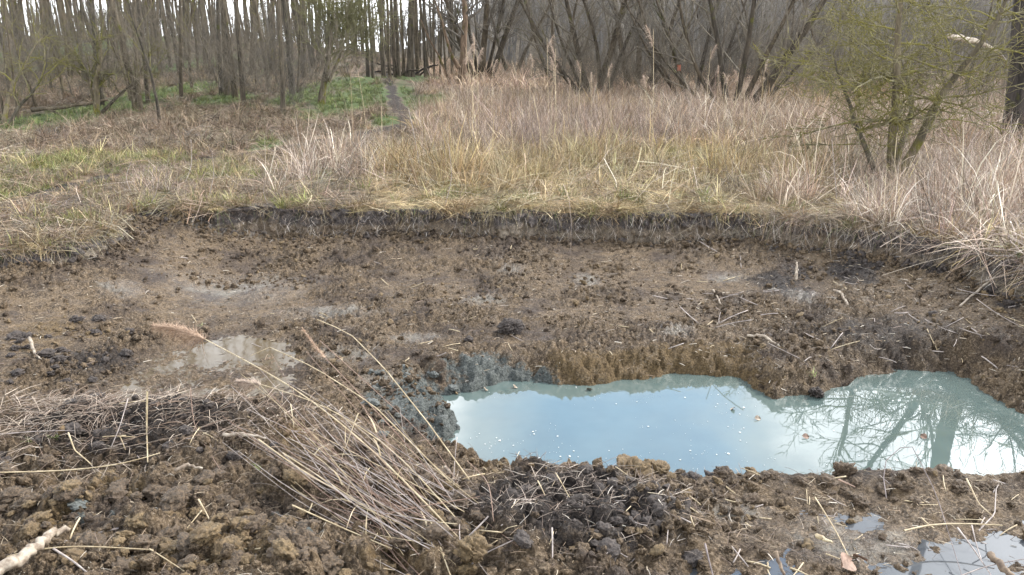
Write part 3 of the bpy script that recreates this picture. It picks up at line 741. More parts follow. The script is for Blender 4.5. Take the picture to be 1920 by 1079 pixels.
def build_weeds():
    P, S_, T_ = [], [], []
    def blob(px, py, rx, ry, n, s, tn, lim=.25):
        a = rg.normal(px, rx * .6, n); b = np.clip(rg.normal(py, ry * .6, n), 160, 500)
        q = np.array([at_z(i, j, 0.) for i, j in zip(a, b)]); f = (sdf(q[:, 0], q[:, 1], PIT) > lim) & (fbm(q[:, 0] * 1.1, q[:, 1] * 1.1, 3, 461) + rg.normal(0, .05, len(q)) > .44); q = q[f]
        P.append(place(q[:, 0], q[:, 1])); m = len(q); S_.append(.88 * s * rg.uniform(.5, 1.2, m) * (.65 + .75 * fbm(q[:, 0] * .8, q[:, 1] * .8, 2, 462))); T_.append(np.array(tn)[None] * np.clip(rg.normal(.9, .25, (m, 1)), .35, 1.5) * np.ones((m, 3)))
    blob(1000, 285, 140, 30, 360, .85, (1.12, 1.03, 1.03)); blob(1150, 270, 100, 26, 240, .85, (1.08, 1.0, 1.0)); blob(880, 300, 90, 25, 150, .7, (1.1, .98, .9))
    blob(1000, 220, 160, 14, 220, .9, (.95, .85, .82)); blob(1300, 250, 130, 20, 150, .7, (.95, .82, .75)); blob(700, 310, 60, 20, 60, .6, (1.05, .98, .92))
    blob(1780, 330, 130, 40, 90, .75, (1.1, 1.02, .98)); blob(1480, 320, 90, 30, 60, .6, (1.1, 1.02, .95)); blob(1870, 420, 60, 30, 45, .7, (1.2, 1.12, 1.08)); blob(800, 230, 70, 14, 60, .7, (.8, .68, .6)); blob(600, 240, 120, 12, 40, .6, (.8, .7, .62)); blob(250, 250, 200, 20, 60, .55, (.8, .7, .6)); blob(1600, 250, 120, 14, 70, .7, (1, .9, .8)); blob(1320, 330, 120, 20, 24, .5, (1.05, .98, .9)); blob(330, 330, 200, 20, 24, .45, (1, .92, .85))
    P2 = np.concatenate(P); S2 = np.concatenate(S_); T2 = np.concatenate(T_); n = len(P2)
    scatter('dry_weeds', weed_p, P2, rnd_rot(n, .22), np.stack([S2] * 3, 1), rg.integers(0, len(weed_p), n), T2)
build_weeds()

# blades and roots that hang over the brink, one mesh
def build_overhang():
    n = 11000; k = rg.integers(0, len(EPs), n); k = k[fbm(ES[k] * 2.2, ES[k] * 0, 3, 409) + rg.normal(0, .09, n) > .48]; n = len(k); e = EPs[k]; ni = NI[k]; ins = rg.uniform(-.03, .13, n)
    zt = meadow_z(e[:, 0], e[:, 1]) + rg.uniform(-.01, .04, n)
    P0 = np.stack([e[:, 0] - ni[:, 0] * ins, e[:, 1] - ni[:, 1] * ins, zt], 1)
    cl = fbm(ES[k] * 3.5, ES[k] * 0, 2, 411)
    right = e[:, 0] > 2.4; lft = e[:, 0] < -3.1
    L = (.03 + rg.exponential(.055, n)) * (.4 + 1.2 * cl) * np.where(right | lft, 1.5, 1.0)
    sd = rg.normal(0, .55, n); T_ = Tn[k]
    D = np.stack([ni[:, 0] + T_[:, 0] * sd, ni[:, 1] + T_[:, 1] * sd, rg.uniform(-.1, .6, n)], 1); D /= np.linalg.norm(D, axis=1, keepdims=True)
    B = np.stack([-ni[:, 0] * .35, -ni[:, 1] * .35, -rg.uniform(.9, 1.7, n)], 1)
    c = cols(STRAW, n); gm = rg.uniform(0, 1, n) < .18; c[gm] = cols(GRN, gm.sum())*.9; lm = right & (rg.uniform(0, 1, n) < .7); c[lm] = cols(LAV, lm.sum())
    V, F, C = ribbons(P0, D, L, rg.uniform(.002, .0045, n), B, 5, col=c)
    # bare roots on the face
    m = 3600; k = rg.integers(0, len(EPs), m); e = EPs[k]; ni = NI[k]; dz = rg.uniform(.0, .22, m)
    P1 = np.stack([e[:, 0] + ni[:, 0] * (.05 + dz * .5), e[:, 1] + ni[:, 1] * (.05 + dz * .5), meadow_z(e[:, 0], e[:, 1]) - dz], 1)
    sd = rg.normal(0, .6, m); D = np.stack([ni[:, 0] * .5 + Tn[k][:, 0] * sd, ni[:, 1] * .5 + Tn[k][:, 1] * sd, -rg.uniform(.1, 1, m)], 1); D /= np.linalg.norm(D, axis=1, keepdims=True)
    V2, F2, C2 = ribbons(P1, D, rg.uniform(.04, .17, m), rg.uniform(.0015, .0042, m), rg.normal(0, .3, (m, 3)), 4, col=cols(LAV, m) * .95)
    V = np.concatenate([V, V2]); F = np.concatenate([F, F2 + len(C)]); C = np.concatenate([C, C2])
    obj('overhanging_grass', mesh_np('overhanging_grass', V, F, {'col': C}), BLADE, kind='stuff')
build_overhang()

# ------------------------------------------------------------------ straw and root litter on the mud
def build_litter():
    paths_P, n = [], 0
    def bits(x, y, L, r, pal, tilt=.25, lift=.004):
        n = len(x); z = ground_z(x, y); a = rg.uniform(0, 2 * math.pi, n); e = np.abs(rg.normal(0, tilt, n))
        D = np.stack([np.cos(a) * np.cos(e), np.sin(a) * np.cos(e), np.sin(e)], 1)
        P0 = np.stack([x, y, z + lift], 1); B = rg.normal(0, .12, (n, 3)); B[:, 2] = -np.sin(e) * .6
        t = np.linspace(0, 1, 4)
        P = P0[:, None] + D[:, None] * (L[:, None] * t)[..., None] + B[:, None] * (L[:, None] * t ** 2)[..., None]
        return P, np.repeat(r[:, None], 4, 1) * np.array([1, 1, .9, .5]), cols(pal, n)
    allP, allR, allC = [], [], []
    def go(n, y0, y1, dens, L, r, pal, **kw):
        x, y = area_pts(n, y0, y1, .82, 1.0); f = (sdf(x, y, PIT) < -.05) & (sdf(x, y, POOL) > .03)
        if dens is not None: f &= rg.uniform(0, 1, n) < dens(x, y)
        x, y = x[f], y[f]; m = len(x)
        a, b, c = bits(x, y, rg.uniform(*L, m), rg.uniform(*r, m), pal, **kw); allP.append(a); allR.append(b); allC.append(c)
    pale = np.array([[.48, .40, .29], [.38, .30, .20], [.55, .49, .40], [.30, .22, .15]])
    dk = np.array([[.14, .10, .075], [.20, .15, .12], [.09, .065, .05]])
    go(3600, 1.7, 4.3, lambda x, y: .25 + .75 * (fbm(x * 2, y * 2, 2, 421) > .5), (.012, .07), (.0008, .0018), pale)
    go(7000, 1.7, 4.3, lambda x, y: .9 * np.maximum(world_blob(x, y, 1080, 960, 260, 70, -.2), world_blob(x, y, 250, 800, 280, 60, -.17)), (.02, .12), (.0007, .0018), LAV, tilt=.4)
    go(9000, 1.7, 4.4, lambda x, y: .15 + .85 * np.maximum(world_blob(x, y, 1080, 960, 300, 90, -.2), world_blob(x, y, 250, 790, 330, 60, -.17)), (.02, .10), (.0006, .0014), dk, tilt=.4)
    go(6500, 4.0, 8.5, lambda x, y: .25 + .75 * sm(-1, 3, x), (.015, .07), (.0012, .0026), pale, tilt=.2)
    go(3000, 4.0, 8.5, lambda x, y: .25 + .75 * sm(-1, 3, x), (.03, .14), (.001, .002), LAV * .8, tilt=.25)
    go(2500, 4.0, 8.5, None, (.02, .08), (.0012, .0028), dk)
    go(12000, 1.7, 4.0, lambda x, y: .3 + .7 * (fbm(x * 2.4, y * 2.4, 2, 437) > .48), (.012, .06), (.0005, .0012), np.array([[.20, .15, .10], [.12, .085, .06], [.30, .24, .17]]), tilt=.4)
    mound = lambda x, y: np.clip(np.maximum(world_blob(x, y, 230, 790, 260, 50, -.17), world_blob(x, y, 60, 800, 120, 60, -.17)) * 1.1, 0, 1) * (.3 + .7 * (fbm(x * 3, y * 3, 2, 433) > .45))
    go(26000, 2.9, 4.2, mound, (.04, .20), (.0007, .0019), np.array([[.20, .14, .10], [.30, .24, .19], [.13, .09, .065], [.38, .31, .24]]), tilt=.5, lift=.012)
    go(14000, 2.2, 3.4, lambda x, y: np.clip(world_blob(x, y, 1060, 950, 280, 60, -.2) * 1.1, 0, 1) * (.3 + .7 * (fbm(x * 3, y * 3, 2, 434) > .45)), (.03, .13), (.0006, .0016), np.array([[.16, .115, .09], [.26, .21, .17], [.10, .075, .06], [.36, .30, .24]]), tilt=.5, lift=.008)
    P = np.concatenate(allP); Rr = np.concatenate(allR); C = np.concatenate(allC)
    V, F = tubes([(p, r) for p, r in zip(P, Rr)], 3)
    obj('straw_litter', mesh_np('straw_litter', V, F, {'col': np.repeat(C, 12, 0)}), BLADE, kind='stuff')
build_litter()

# ------------------------------------------------------------------ clods
def ico(sub):
    import bmesh
    bm = bmesh.new(); bmesh.ops.create_icosphere(bm, subdivisions=sub, radius=1)
    V = np.array([v.co[:] for v in bm.verts]); F = np.array([[v.index for v in f.verts] for f in bm.faces]); bm.free(); return V, F
def n3(V, s, seed): return (vn(V[:, 0] * s + V[:, 2] * s * .7, V[:, 1] * s - V[:, 2] * s * .6, seed) + vn(V[:, 2] * s + 3.1, V[:, 0] * s * .8 + V[:, 1] * s * .7, seed + 3)) - 1
ICO4, ICO3, ICO2 = ico(5), ico(4), ico(3)
def clod_mesh(seed, base, squash=.7):
    V, F = base; V = V.copy(); nrm = V.copy()
    r = 1 + .42 * n3(V, 1.3, seed) + .34 * n3(V, 3.1, seed + 11) + .30 * n3(V, 6.5, seed + 23) + .22 * n3(V, 13, seed + 31) + .10 * n3(V, 26, seed + 37)
    V = nrm * r[:, None]; V[:, 2] *= squash
    return mesh_np('mud_clod', V, F)
BROWN_CLOD = mat_clod('brown_clod', (.046, .032, .019), (.150, .102, .060), (.09, .060, .036))
OCHRE_CLOD = mat_clod('ochre_clod', (.075, .050, .022), (.21, .142, .068), (.135, .088, .042))
DARK_CLOD = mat_clod('dark_clod', (.024, .018, .015), (.088, .068, .055), (.045, .034, .028))
BLUE_CLOD = mat_clod('blue_clay_clod', (.055, .060, .054), (.150, .158, .142), (.09, .085, .065), .5)
cl_big = [clod_mesh(500 + i * 7, ICO3) for i in range(6)]
cl_ind = {}
def clod(name, label, px, py, r, mat, mesh=None, squash=1., group=None, sink=.35, xy=None, cat='clod'):
    if xy is None: h = hit(px, py); x, y = h[0], h[1]
    else: x, y = xy
    base = mesh or cl_big[random.randrange(6)]
    key = (base.name, mat.name)
    if key not in cl_ind:
        q = base.copy(); q.materials.clear(); q.materials.append(mat); cl_ind[key] = q
    o = obj(name, cl_ind[key]); s = r
    o.location = (float(x), float(y), gz(x, y) + r * .65 * squash * (1 - sink * 2.4)); o.scale = (s * random.uniform(.85, 1.25), s * random.uniform(.85, 1.2), s * squash)
    o.rotation_euler = (random.uniform(-.4, .4), random.uniform(-.4, .4), random.uniform(0, 6.28))
    return tag(o, label, cat, group)
hero = [clod_mesh(900 + i * 13, ICO4, .85) for i in range(3)]
def clodz(label, px, py, z, r, mat, m, sq=1.):
    p = at_z(px, py, z); o = clod('mud_clod', label, 0, 0, r, mat, m, sq, xy=(p[0], p[1])); o.location.z = float(z); return o
clodz('large ochre clay clod standing on the near rim of the pool', 1180, 892, -.20, .085, OCHRE_CLOD, hero[0])
clodz('smaller ochre clay clod beside the largest clod on the pool rim', 1226, 886, -.21, .060, OCHRE_CLOD, hero[1])
clodz('small pointed ochre clod on the rim left of the largest clod', 993, 882, -.30, .036, OCHRE_CLOD, hero[2], 1.1)
clodz('rounded brown clod on the pool rim in front of the cloud reflection', 1585, 888, -.18, .055, BROWN_CLOD, hero[1])
clodz('dark lump sitting alone in the middle of the excavated floor', 957, 614, -.40, .075, DARK_CLOD, hero[2])
clodz('small dark lump on the floor left of the lone dark lump', 878, 637, -.43, .035, DARK_CLOD, cl_big[0])
clodz('blue-grey clay lump among brown clods at the bottom left', 150, 948, -.15, .040, BLUE_CLOD, cl_big[3], .6)
clodz('blue-grey clay lump below the end of the reed heap', 985, 1040 - 140, -.35, .03, BLUE_CLOD, cl_big[2], .8)
clodz('ochre clod lying against the butt end of the reed heap', 882, 1030, -.10, .055, OCHRE_CLOD, hero[0], .8)
clodz('big brown clod at the bottom edge under the reed heap', 560, 1020, -.08, .07, BROWN_CLOD, hero[2], .85)
clodz('dark clod lying at the tip of the mud tongue in the pool', 1530, 738, -.60, .055, DARK_CLOD, hero[1], .8)
clodz('dark lump on the excavated floor below the right end of the bank', 1172, 478, -.34, .06, DARK_CLOD, hero[0], .7)
# many loose ones, alike
def many(n, fn, label, group, mat, r, sq=.9):
    c = 0
    while c < n:
        px, py = fn(); h = hit(px, py)
        if sdf(np.array([h[0]]), np.array([h[1]]), PIT)[0] > -.1 or sdf(np.array([h[0]]), np.array([h[1]]), POOL)[0] < .02: continue
        clod('mud_clod', label, 0, 0, random.uniform(*r) * 1.1, mat, None, sq, group, xy=(h[0], h[1])); c += 1
many(95, lambda: (random.uniform(-10, 900), random.uniform(880, 1079)), 'loose brown clod among the crumbly clods at the bottom left', 'brown clods at the bottom left', BROWN_CLOD, (.016, .048))
many(55, lambda: (random.uniform(-10, 900), random.uniform(900, 1079)), 'loose ochre clod among the crumbly clods at the bottom left', 'ochre clods at the bottom left', OCHRE_CLOD, (.014, .042))
many(16, lambda: (random.uniform(0, 560), random.uniform(740, 880)), 'dark crumbly clod on the mound before the shallow puddle', 'dark clods on the left mound', DARK_CLOD, (.016, .04))
many(12, lambda: (random.uniform(860, 1400), random.uniform(890, 1060)), 'dark peaty clod on the ground right of the reed heap', 'dark clods right of the reed heap', DARK_CLOD, (.014, .036))
many(34, lambda: (random.uniform(1400, 1920), random.uniform(880, 960)), 'brown clod along the near rim on the right', 'brown clods on the right rim', BROWN_CLOD, (.012, .032))
many(26, lambda: (random.uniform(0, 260), random.uniform(600, 760)), 'dark clod on the slope left of the shallow puddle', 'dark clods left of the puddle', DARK_CLOD, (.02, .045))
many(22, lambda: (random.uniform(690, 850), random.uniform(690, 830)), 'blue-grey clay clod on the shore left of the pool', 'blue clay clods by the pool', BLUE_CLOD, (.014, .034))
# crumbs without number
def crumbs():
    small = []
    for i, mt in enumerate((G_MAT, G_MAT, OCHRE_CLOD, DARK_CLOD, DARK_CLOD)):
        q = clod_mesh(700 + i * 5, ICO2)
        for nm in ('mask', 'zone'):
            a = q.attributes.new(nm, 'FLOAT_COLOR', 'POINT'); a.data.foreach_set('color', np.zeros(len(q.vertices) * 4, np.float32))
        small.append(proto('a', q, mt))
    n = 60000; x, y = area_pts(n, 1.6, 8.6, .82, .8); f = (sdf(x, y, PIT) < -.02) & (sdf(x, y, POOL) > .0) & (sdf(x, y, PUD_L) > -.1 * rg.uniform(0, 1, n))
    f &= rg.uniform(0, 1, n) < np.clip(2.6 * (fbm(x * 1.4, y * 1.4, 4, 431, .6) - .40), .05, 1)
    x, y = x[f], y[f]
    k = rg.integers(0, len(EPs), 5000); o_ = .10 + rg.exponential(.10, 5000); x = np.concatenate([x, EPs[k, 0] + NI[k, 0] * o_]); y = np.concatenate([y, EPs[k, 1] + NI[k, 1] * o_]); n = len(x); nearf = np.maximum(sm(4.5, 3.4, y), np.arange(n) > n - 5000)
    s = rg.exponential(.0055, n) * (1 + .3 * nearf) + .0035; s = np.minimum(s, .03)
    mk, _ = masks(x, y, None, None); pick = np.where(mk[:, 1] + rg.normal(0, .15, n) > .62, rg.integers(3, 5, n), np.where(mk[:, 2] + rg.normal(0, .25, n) > .45, 2, rg.integers(0, 2, n)))
    S3 = np.stack([s * rg.uniform(.8, 1.3, n), s * rg.uniform(.8, 1.3, n), s * rg.uniform(.8, 1.1, n)], 1)
    P = np.stack([x, y, ground_z(x, y) + s * .3], 1)
    scatter('mud_crumbs', small, P, rnd_rot(n, .6), S3, pick, np.ones((n, 3)))
crumbs()

# foam flecks and floating bits
def flecks():
    n = 1300; px = rg.uniform(850, 1920, n); py = 700 + 190 * rg.uniform(0, 1, n) ** 1.3
    f = rg.uniform(0, 1, n) < (.05 + .95 * (fbm(px * .010, py * .03, 3, 441) > .56)); px, py = px[f], py[f]
    q = np.array([at_z(a, b, WZ + .0025) for a, b in zip(px, py)]); f = sdf(q[:, 0], q[:, 1], POOL) < -.08; q = q[f]; n = len(q)
    s = rg.exponential(.0017, n) + .0009; s = np.minimum(s, .010); a = np.arange(6) / 6 * 2 * math.pi
    rr = rg.uniform(.6, 1.3, (n, 6)) * s[:, None]
    V = np.stack([q[:, :1] + np.cos(a) * rr, q[:, 1:2] + np.sin(a) * rr, q[:, 2:3] + 0 * rr], -1)
    top = V * 1.0; top[..., 2] += .001; c = q[:, None, :]; top = c + (top - c) * np.array([.8, .8, 1])
    V = np.stack([V, top], 1).reshape(-1, 3); idx = np.arange(n * 12).reshape(n, 2, 6)
    Fs = []
    for i in range(6): Fs.append(np.stack([idx[:, 0, i], idx[:, 0, (i + 1) % 6], idx[:, 1, (i + 1) % 6], idx[:, 1, i]], -1))
    Fs.append(np.stack([idx[:, 1, 0], idx[:, 1, 1], idx[:, 1, 2], idx[:, 1, 3]], -1)); Fs.append(np.stack([idx[:, 1, 0], idx[:, 1, 3], idx[:, 1, 4], idx[:, 1, 5]], -1))
    obj('foam_flecks', mesh_np('foam_flecks', V, np.concatenate(Fs)), mat_flat('foam', (.45, .46, .42), (.75, .75, .72), 200, .6), kind='stuff')
flecks()

# ------------------------------------------------------------------ trees
def unit(v): return v / (np.linalg.norm(v) + 1e-9)
def grow(out, p, d, L, r, lvl, P, rs):
    n = P['n'][lvl]; seg = L / (n - 1); pts = [p.copy()]; q = p.copy(); d = unit(d); dirs = [d]
    for i in range(n - 1):
        d = unit(d + rs.normal(0, P['wob'][lvl], 3) + np.array([0, 0, P['up'][lvl]])); q = q + d * seg; pts.append(q.copy()); dirs.append(d)
    pts = np.array(pts); t = np.linspace(0, 1, n); tip = P.get('tip', .25)
    rad = r * (1 - (1 - tip) * t)
    if lvl == 0 and P.get('flare', 0): rad = rad * (1 + P['flare'] * np.exp(-t * L / .35))
    out[lvl].append((pts, rad))
    if lvl + 1 >= len(P['n']): return
    k = P['kids'][lvl]; k = int(k if lvl == 0 else max(1, round(k * rs.uniform(.6, 1.3))))
    for j in range(k):
        u = rs.uniform(P['t0'][lvl], 1.0); f = u * (n - 1); i = min(int(f), n - 2); b = pts[i] + (pts[i + 1] - pts[i]) * (f - i)
        ang = rs.uniform(*P['ang'][lvl]); ax = unit(np.cross(dirs[i], rs.normal(0, 1, 3))); dd = dirs[i] * math.cos(ang) + np.cross(ax, dirs[i]) * math.sin(ang)
        if P.get('flat', 0) and lvl == 0: dd[2] *= (1 - P['flat'])
        grow(out, b, dd, L * P['lr'][lvl] * rs.uniform(.55, 1.15) * (1 - P.get('taperL', .35) * u), max(r * (1 - (1 - tip) * u) * P['rr'][lvl], P.get('rmin', .003)), lvl + 1, P, rs)
def tree_meshes(stems, P, seed, sides=(8, 5, 3, 3)):
    """stems: list of (offset, dir, L, r). -> list of trunk meshes, crown mesh"""
    rs = np.random.default_rng(seed); trunks = []; crown = [[] for _ in range(5)]
    for (o_, d, L, r) in stems:
        out = [[] for _ in range(5)]; grow(out, np.array(o_, float), np.array(d, float), L, r, 0, P, rs)
        V, F = tubes(out[0], sides[0]); trunks.append(mesh_np('trunk', V, F))
        for l in range(1, 5): crown[l] += out[l]
    Vs, Fs, off = [], [], 0
    for l in range(1, 5):
        if crown[l]:
            V, F = tubes(crown[l], sides[min(l, 3)]); Vs.append(V); Fs.append(F + off); off += len(V)
    return trunks, mesh_np('crown', np.concatenate(Vs), np.concatenate(Fs))
def make_tree(name, label, cat, loc, stems, P, seed, bark, twig, group=None, rz=0, crown_name='crown', sides=(8, 5, 3, 3)):
    tr, cr = tree_meshes(stems, P, seed, sides); t = thing(name, label, cat, loc, rz, group)
    for m_ in tr: obj('trunk', m_, bark, t)
    obj(crown_name, cr, twig, t); return t

TALL = dict(n=[12, 5, 4], wob=[.035, .12, .18], up=[.012, .06, .04], kids=[15, 6], t0=[.36, .2], ang=[(.5, 1.1), (.4, .9)], lr=[.19, .42], rr=[.22, .40], tip=.3, flare=.25, rmin=.005)
protos_t = []
for i in range(7):
    a = random.uniform(0, 6.28); ln = random.uniform(.02, .09)
    Ht = random.uniform(13, 17); r = random.uniform(.11, .19)
    st = [((0, 0, -.15), (math.cos(a) * ln, math.sin(a) * ln, 1), Ht, r)]
    if i in (2, 5): st.append(((.28, .05, -.15), (math.cos(a + 2) * .1, math.sin(a + 2) * .1, 1), Ht * .9, r * .75))
    protos_t.append(tree_meshes(st, TALL, 40 + i))
THIN = dict(n=[9, 5, 4], wob=[.07, .15, .2], up=[.02, .08, .05], kids=[16, 5], t0=[.2, .2], ang=[(.4, 1.0), (.4, .9)], lr=[.26, .45], rr=[.42, .5], tip=.25, flare=.1, rmin=.004)
protos_s = []
for i in range(4):
    protos_s.append(tree_meshes([((0, 0, -.1), (random.gauss(0, .12), random.gauss(0, .12), 1), random.uniform(4.5, 7.5), random.uniform(.035, .06))], THIN, 80 + i, (6, 4, 3, 3)))
def put_tree(name, label, cat, protos, loc, rz, s, group, bark, twig, tilt=(0, 0), sr=1.):
    tr, cr = protos[random.randrange(len(protos))]
    t = thing(name, label, cat, loc, 0, group); t.rotation_euler = (tilt[0], tilt[1], rz); t.scale = (s * sr, s * sr, s)
    for m_ in tr: obj('trunk', m_, bark, t)
    obj('crown', cr, twig, t); return t
for tr, cr in protos_t:
    for m_ in tr: m_.materials.append(BARK)
    cr.materials.append(TWIG_GREY)
for tr, cr in protos_s:
    for m_ in tr: m_.materials.append(BARK)
    cr.materials.append(TWIG_MOSS)

# trunks that can be matched one by one in the left wood: px, py of the foot, width in px
KEY = [(57, 152, 14), (113, 147, 22), (160, 158, 12), (98, 182, 8), (190, 200, 16), (257, 207, 20), (278, 196, 10), (340, 190, 9), (372, 143, 8), (397, 143, 9), (385, 120, 9), (425, 180, 18),
       (440, 185, 13), (457, 200, 15), (475, 140, 14), (489, 137, 9), (508, 176, 13), (531, 216, 11), (549, 180, 17), (558, 176, 8), (12, 235, 8), (34, 228, 6), (226, 150, 12), (300, 150, 10), (322, 128, 9), (352, 115, 7), (240, 118, 9), (140, 118, 12), (20, 130, 12), (575, 135, 8), (590, 128, 8)]
FOOT = ['mossy foot', 'dark foot', 'straight stem', 'slightly bent stem']
KEY_LABEL = {(57, 152): 'slim straight trunk leftmost of the mossy-footed pair at the upper left', (113, 147): 'thick trunk with bright moss at its foot at the upper left', (190, 200): 'trunk directly behind the crooked mossy shrub', (257, 207): 'thick trunk with dark foot just right of the crooked shrub',
    (340, 190): 'slim trunk alone beside the bare path hollow in the left wood', (457, 200): 'front trunk of the tight cluster right of the path hollow', (425, 180): 'stout leaning trunk behind the front one of the tight cluster', (531, 216): 'thin trunk standing nearest the meadow left of the bushy tree', (549, 180): 'dark trunk with a side stem left of the bushy tree',
    (508, 176): 'dark trunk between the tight cluster and the bushy tree', (34, 228): 'thin pole standing in the grass at the far left', (12, 235): 'thin pole nearest the left edge beside the thin shrub', (98, 182): 'thin pole standing left of the crooked shrub', (475, 140): 'dark trunk set back right of the tight cluster'}
for i, (px, py, wpx) in enumerate(KEY):
    h = hit(px, py); r = .68 * wpx * h[1] / FPX / 2
    P = dict(TALL); P['kids'] = [22, 6]
    s = min(1.25, max(.45, r / .15))
    if py > 125:
        side = 'leaning left' if i % 3 == 0 else ('leaning slightly right' if i % 3 == 1 else 'upright')
    t = put_tree('bare_tree', KEY_LABEL.get((px, py), 'dark bare trunk among others in the front of the left wood'), 'tree', protos_t, h, random.uniform(0, 6.28), max(.75, s * .9), 'trunks of the left wood', BARK, TWIG_GREY, (random.gauss(0, .03), random.gauss(-.045, .04)), min(1.5, (r / .15)) / max(.75, s * .9))
CENT = [(700, 148, 8), (720, 147, 13), (731, 147, 10), (741, 146, 9), (748, 147, 8), (764, 145, 13), (771, 145, 14), (783, 143, 10), (797, 146, 7), (803, 145, 9), (814, 145, 6), (757, 143, 6), (690, 145, 9), (825, 146, 6), (836, 144, 6), (848, 146, 6)]
for px, py, wpx in CENT:
    h = hit(px, py); s = random.uniform(1.0, 1.2)
    put_tree('bare_tree', 'tall straight bare trunk in the row behind the green lane', 'tree', [protos_t[i] for i in (0, 1, 3, 4, 6)], h, random.uniform(0, 6.28), s, 'tall trunks behind the green lane', BARK, TWIG_GREY, (random.gauss(0, .01), random.gauss(0, .015)), wpx * .8 * h[1] / FPX / 2 / .15 / s)
cnt = 0
while cnt < 285:
    y = random.uniform(27, 115); t = random.uniform(-.74, -.07); x = y * t
    if t > -.22 and y < 62: continue
    if y < 40 and random.random() < .5: continue
    sc = random.uniform(.8, 1.15)
    put_tree('bare_tree', 'slender bare tree deep in the left wood', 'tree', protos_t, (x, y, float(meadow_z(np.array([x]), np.array([y]))[0])), random.uniform(0, 6.28), sc, 'slender trees deep in the left wood', BARK, TWIG_GREY, (random.gauss(0, .05), random.gauss(-.01, .06)), random.uniform(.4, .8)); cnt += 1
for px, py in [(120, 185), (70, 205), (245, 190), (360, 170), (300, 235), (410, 160), (480, 165), (20, 190), (205, 170), (330, 150), (520, 160), (90, 130)]:
    h = hit(px, py)
    put_tree('young_tree', 'thin mossy sapling with fine twigs at the edge of the left wood', 'sapling', protos_s, h, random.uniform(0, 6.28), random.uniform(.6, 1.0), 'saplings at the edge of the left wood', BARK, TWIG_MOSS)

# mossy crooked shrub, left
CROOK = dict(n=[8, 6, 5, 4], wob=[.16, .24, .26, .28], up=[.05, .02, .02, .02], kids=[12, 6, 4], t0=[.25, .15, .1], ang=[(.5, 1.3), (.5, 1.2), (.4, 1.1)], lr=[.55, .5, .5], rr=[.5, .5, .55], tip=.3, flare=.25, rmin=.0035, taperL=.2)
h = hit(182, 218)
make_tree('mossy_shrub', 'crooked mossy shrub leaning over the fallen branch, twigs yellow-green', 'shrub', h, [((0, 0, -.1), (.35, -.1, 1), 2.2, .075), ((.1, 0, -.1), (-.55, .1, 1), 1.9, .05), ((0, .1, 0), (.75, 0, .9), 2.0, .04)], CROOK, 5, BARK_MOSS, TWIG_MOSS)
h = hit(3, 238)
make_tree('mossy_shrub', 'thin mossy shrub at the far left edge of the wood', 'shrub', h, [((0, 0, -.1), (-.1, 0, 1), 2.6, .05), ((.1, 0, -.1), (.35, .1, 1), 2.2, .04)], CROOK, 6, BARK_MOSS, TWIG_MOSS)
# bushy yellow-green tree with a leaning trunk
BUSHY = dict(n=[8, 7, 6, 5], wob=[.10, .15, .18, .2], up=[.02, .06, .09, .10], kids=[32, 13, 8], t0=[.36, .12, .1], ang=[(.5, 1.35), (.4, 1.0), (.3, .9)], lr=[.74, .52, .48], rr=[.30, .45, .55], tip=.3, flare=.3, rmin=.0055, taperL=.15)
h = hit(602, 197)
make_tree('bushy_tree', 'yellow-green bushy bare tree with a short leaning mossy trunk beside the green lane', 'tree', h, [((0, 0, -.1), (.20, 0, 1), 2.9, .10), ((.25, 0, .6), (.42, .05, 1), 1.8, .045)], BUSHY, 9, BARK_MOSS, mat_bark('pale_mossy_twigs', (.095, .088, .045), (.22, .205, .11), .4, (.21, .20, .07)))
h = hit(866, 168)
BROKEN = dict(n=[9, 6, 5, 4], wob=[.08, .14, .18, .2], up=[.02, .04, .03, .02], kids=[13, 7, 5], t0=[.35, .2, .1], ang=[(.5, 1.1), (.4, 1.0), (.4, 1.0)], lr=[.40, .45, .5], rr=[.42, .5, .55], tip=.35, flare=.5, rmin=.005)
make_tree('pale_footed_tree', 'bare tree with a pale grey foot and reddish stem beside the green lane', 'tree', h, [((0, 0, -.2), (.02, 0, 1), 6.5, .19), ((-.1, -.1, .9), (-.55, 0, 1), 4.2, .075), ((-.4, 0, -.1), (-.25, 0, 1), 3.4, .06)], BROKEN, 12, mat_bark('reddish_bark', (.055, .038, .026), (.15, .108, .078), .2), TWIG_GREY)

# willow clumps
WIL = dict(n=[11, 7, 6, 5], wob=[.05, .10, .14, .16], up=[.035, .07, .06, .04], kids=[17, 9, 6], t0=[.16, .12, .1], ang=[(.3, .95), (.3, .9), (.3, .9)], lr=[.42, .46, .5], rr=[.42, .48, .5], tip=.22, flare=.15, rmin=.005, taperL=.4)
def willow(px, py, label, stems, seed, sc=1.):
    h = hit(px, py)
    st = []
    for (ox, oy, lx, ly, L, r) in stems: st.append(((ox, oy, -.2), (lx * 1.15, ly, 1), L * sc, r * sc * .78))
    return make_tree('willow_tree', label, 'tree', h, st, WIL, seed, BARK_WILLOW, TWIG_WILLOW, sides=(8, 5, 3, 3))
willow(905, 156, 'bare willow whose three dark stems spread in a V behind the reed plumes', [(-.3, 0, -.38, 0, 8, .20), (0, 0, .02, .1, 9, .24), (.3, 0, .36, 0, 8.5, .22), (.1, .2, .22, .2, 8, .13), (-.1, .2, -.18, .1, 8, .13)], 21, 1.1)
willow(1108, 186, 'many-stemmed bare willow with a rotten brown foot beyond the weeds', [(-.2, 0, -.55, 0, 7.0, .15), (0, 0, -.18, .1, 7.5, .17), (.2, 0, .10, 0, 8, .19), (.5, .1, .30, .1, 7, .12), (-.1, .3, -.40, .3, 6.6, .10), (.3, -.1, .02, -.1, 7, .11)], 22)
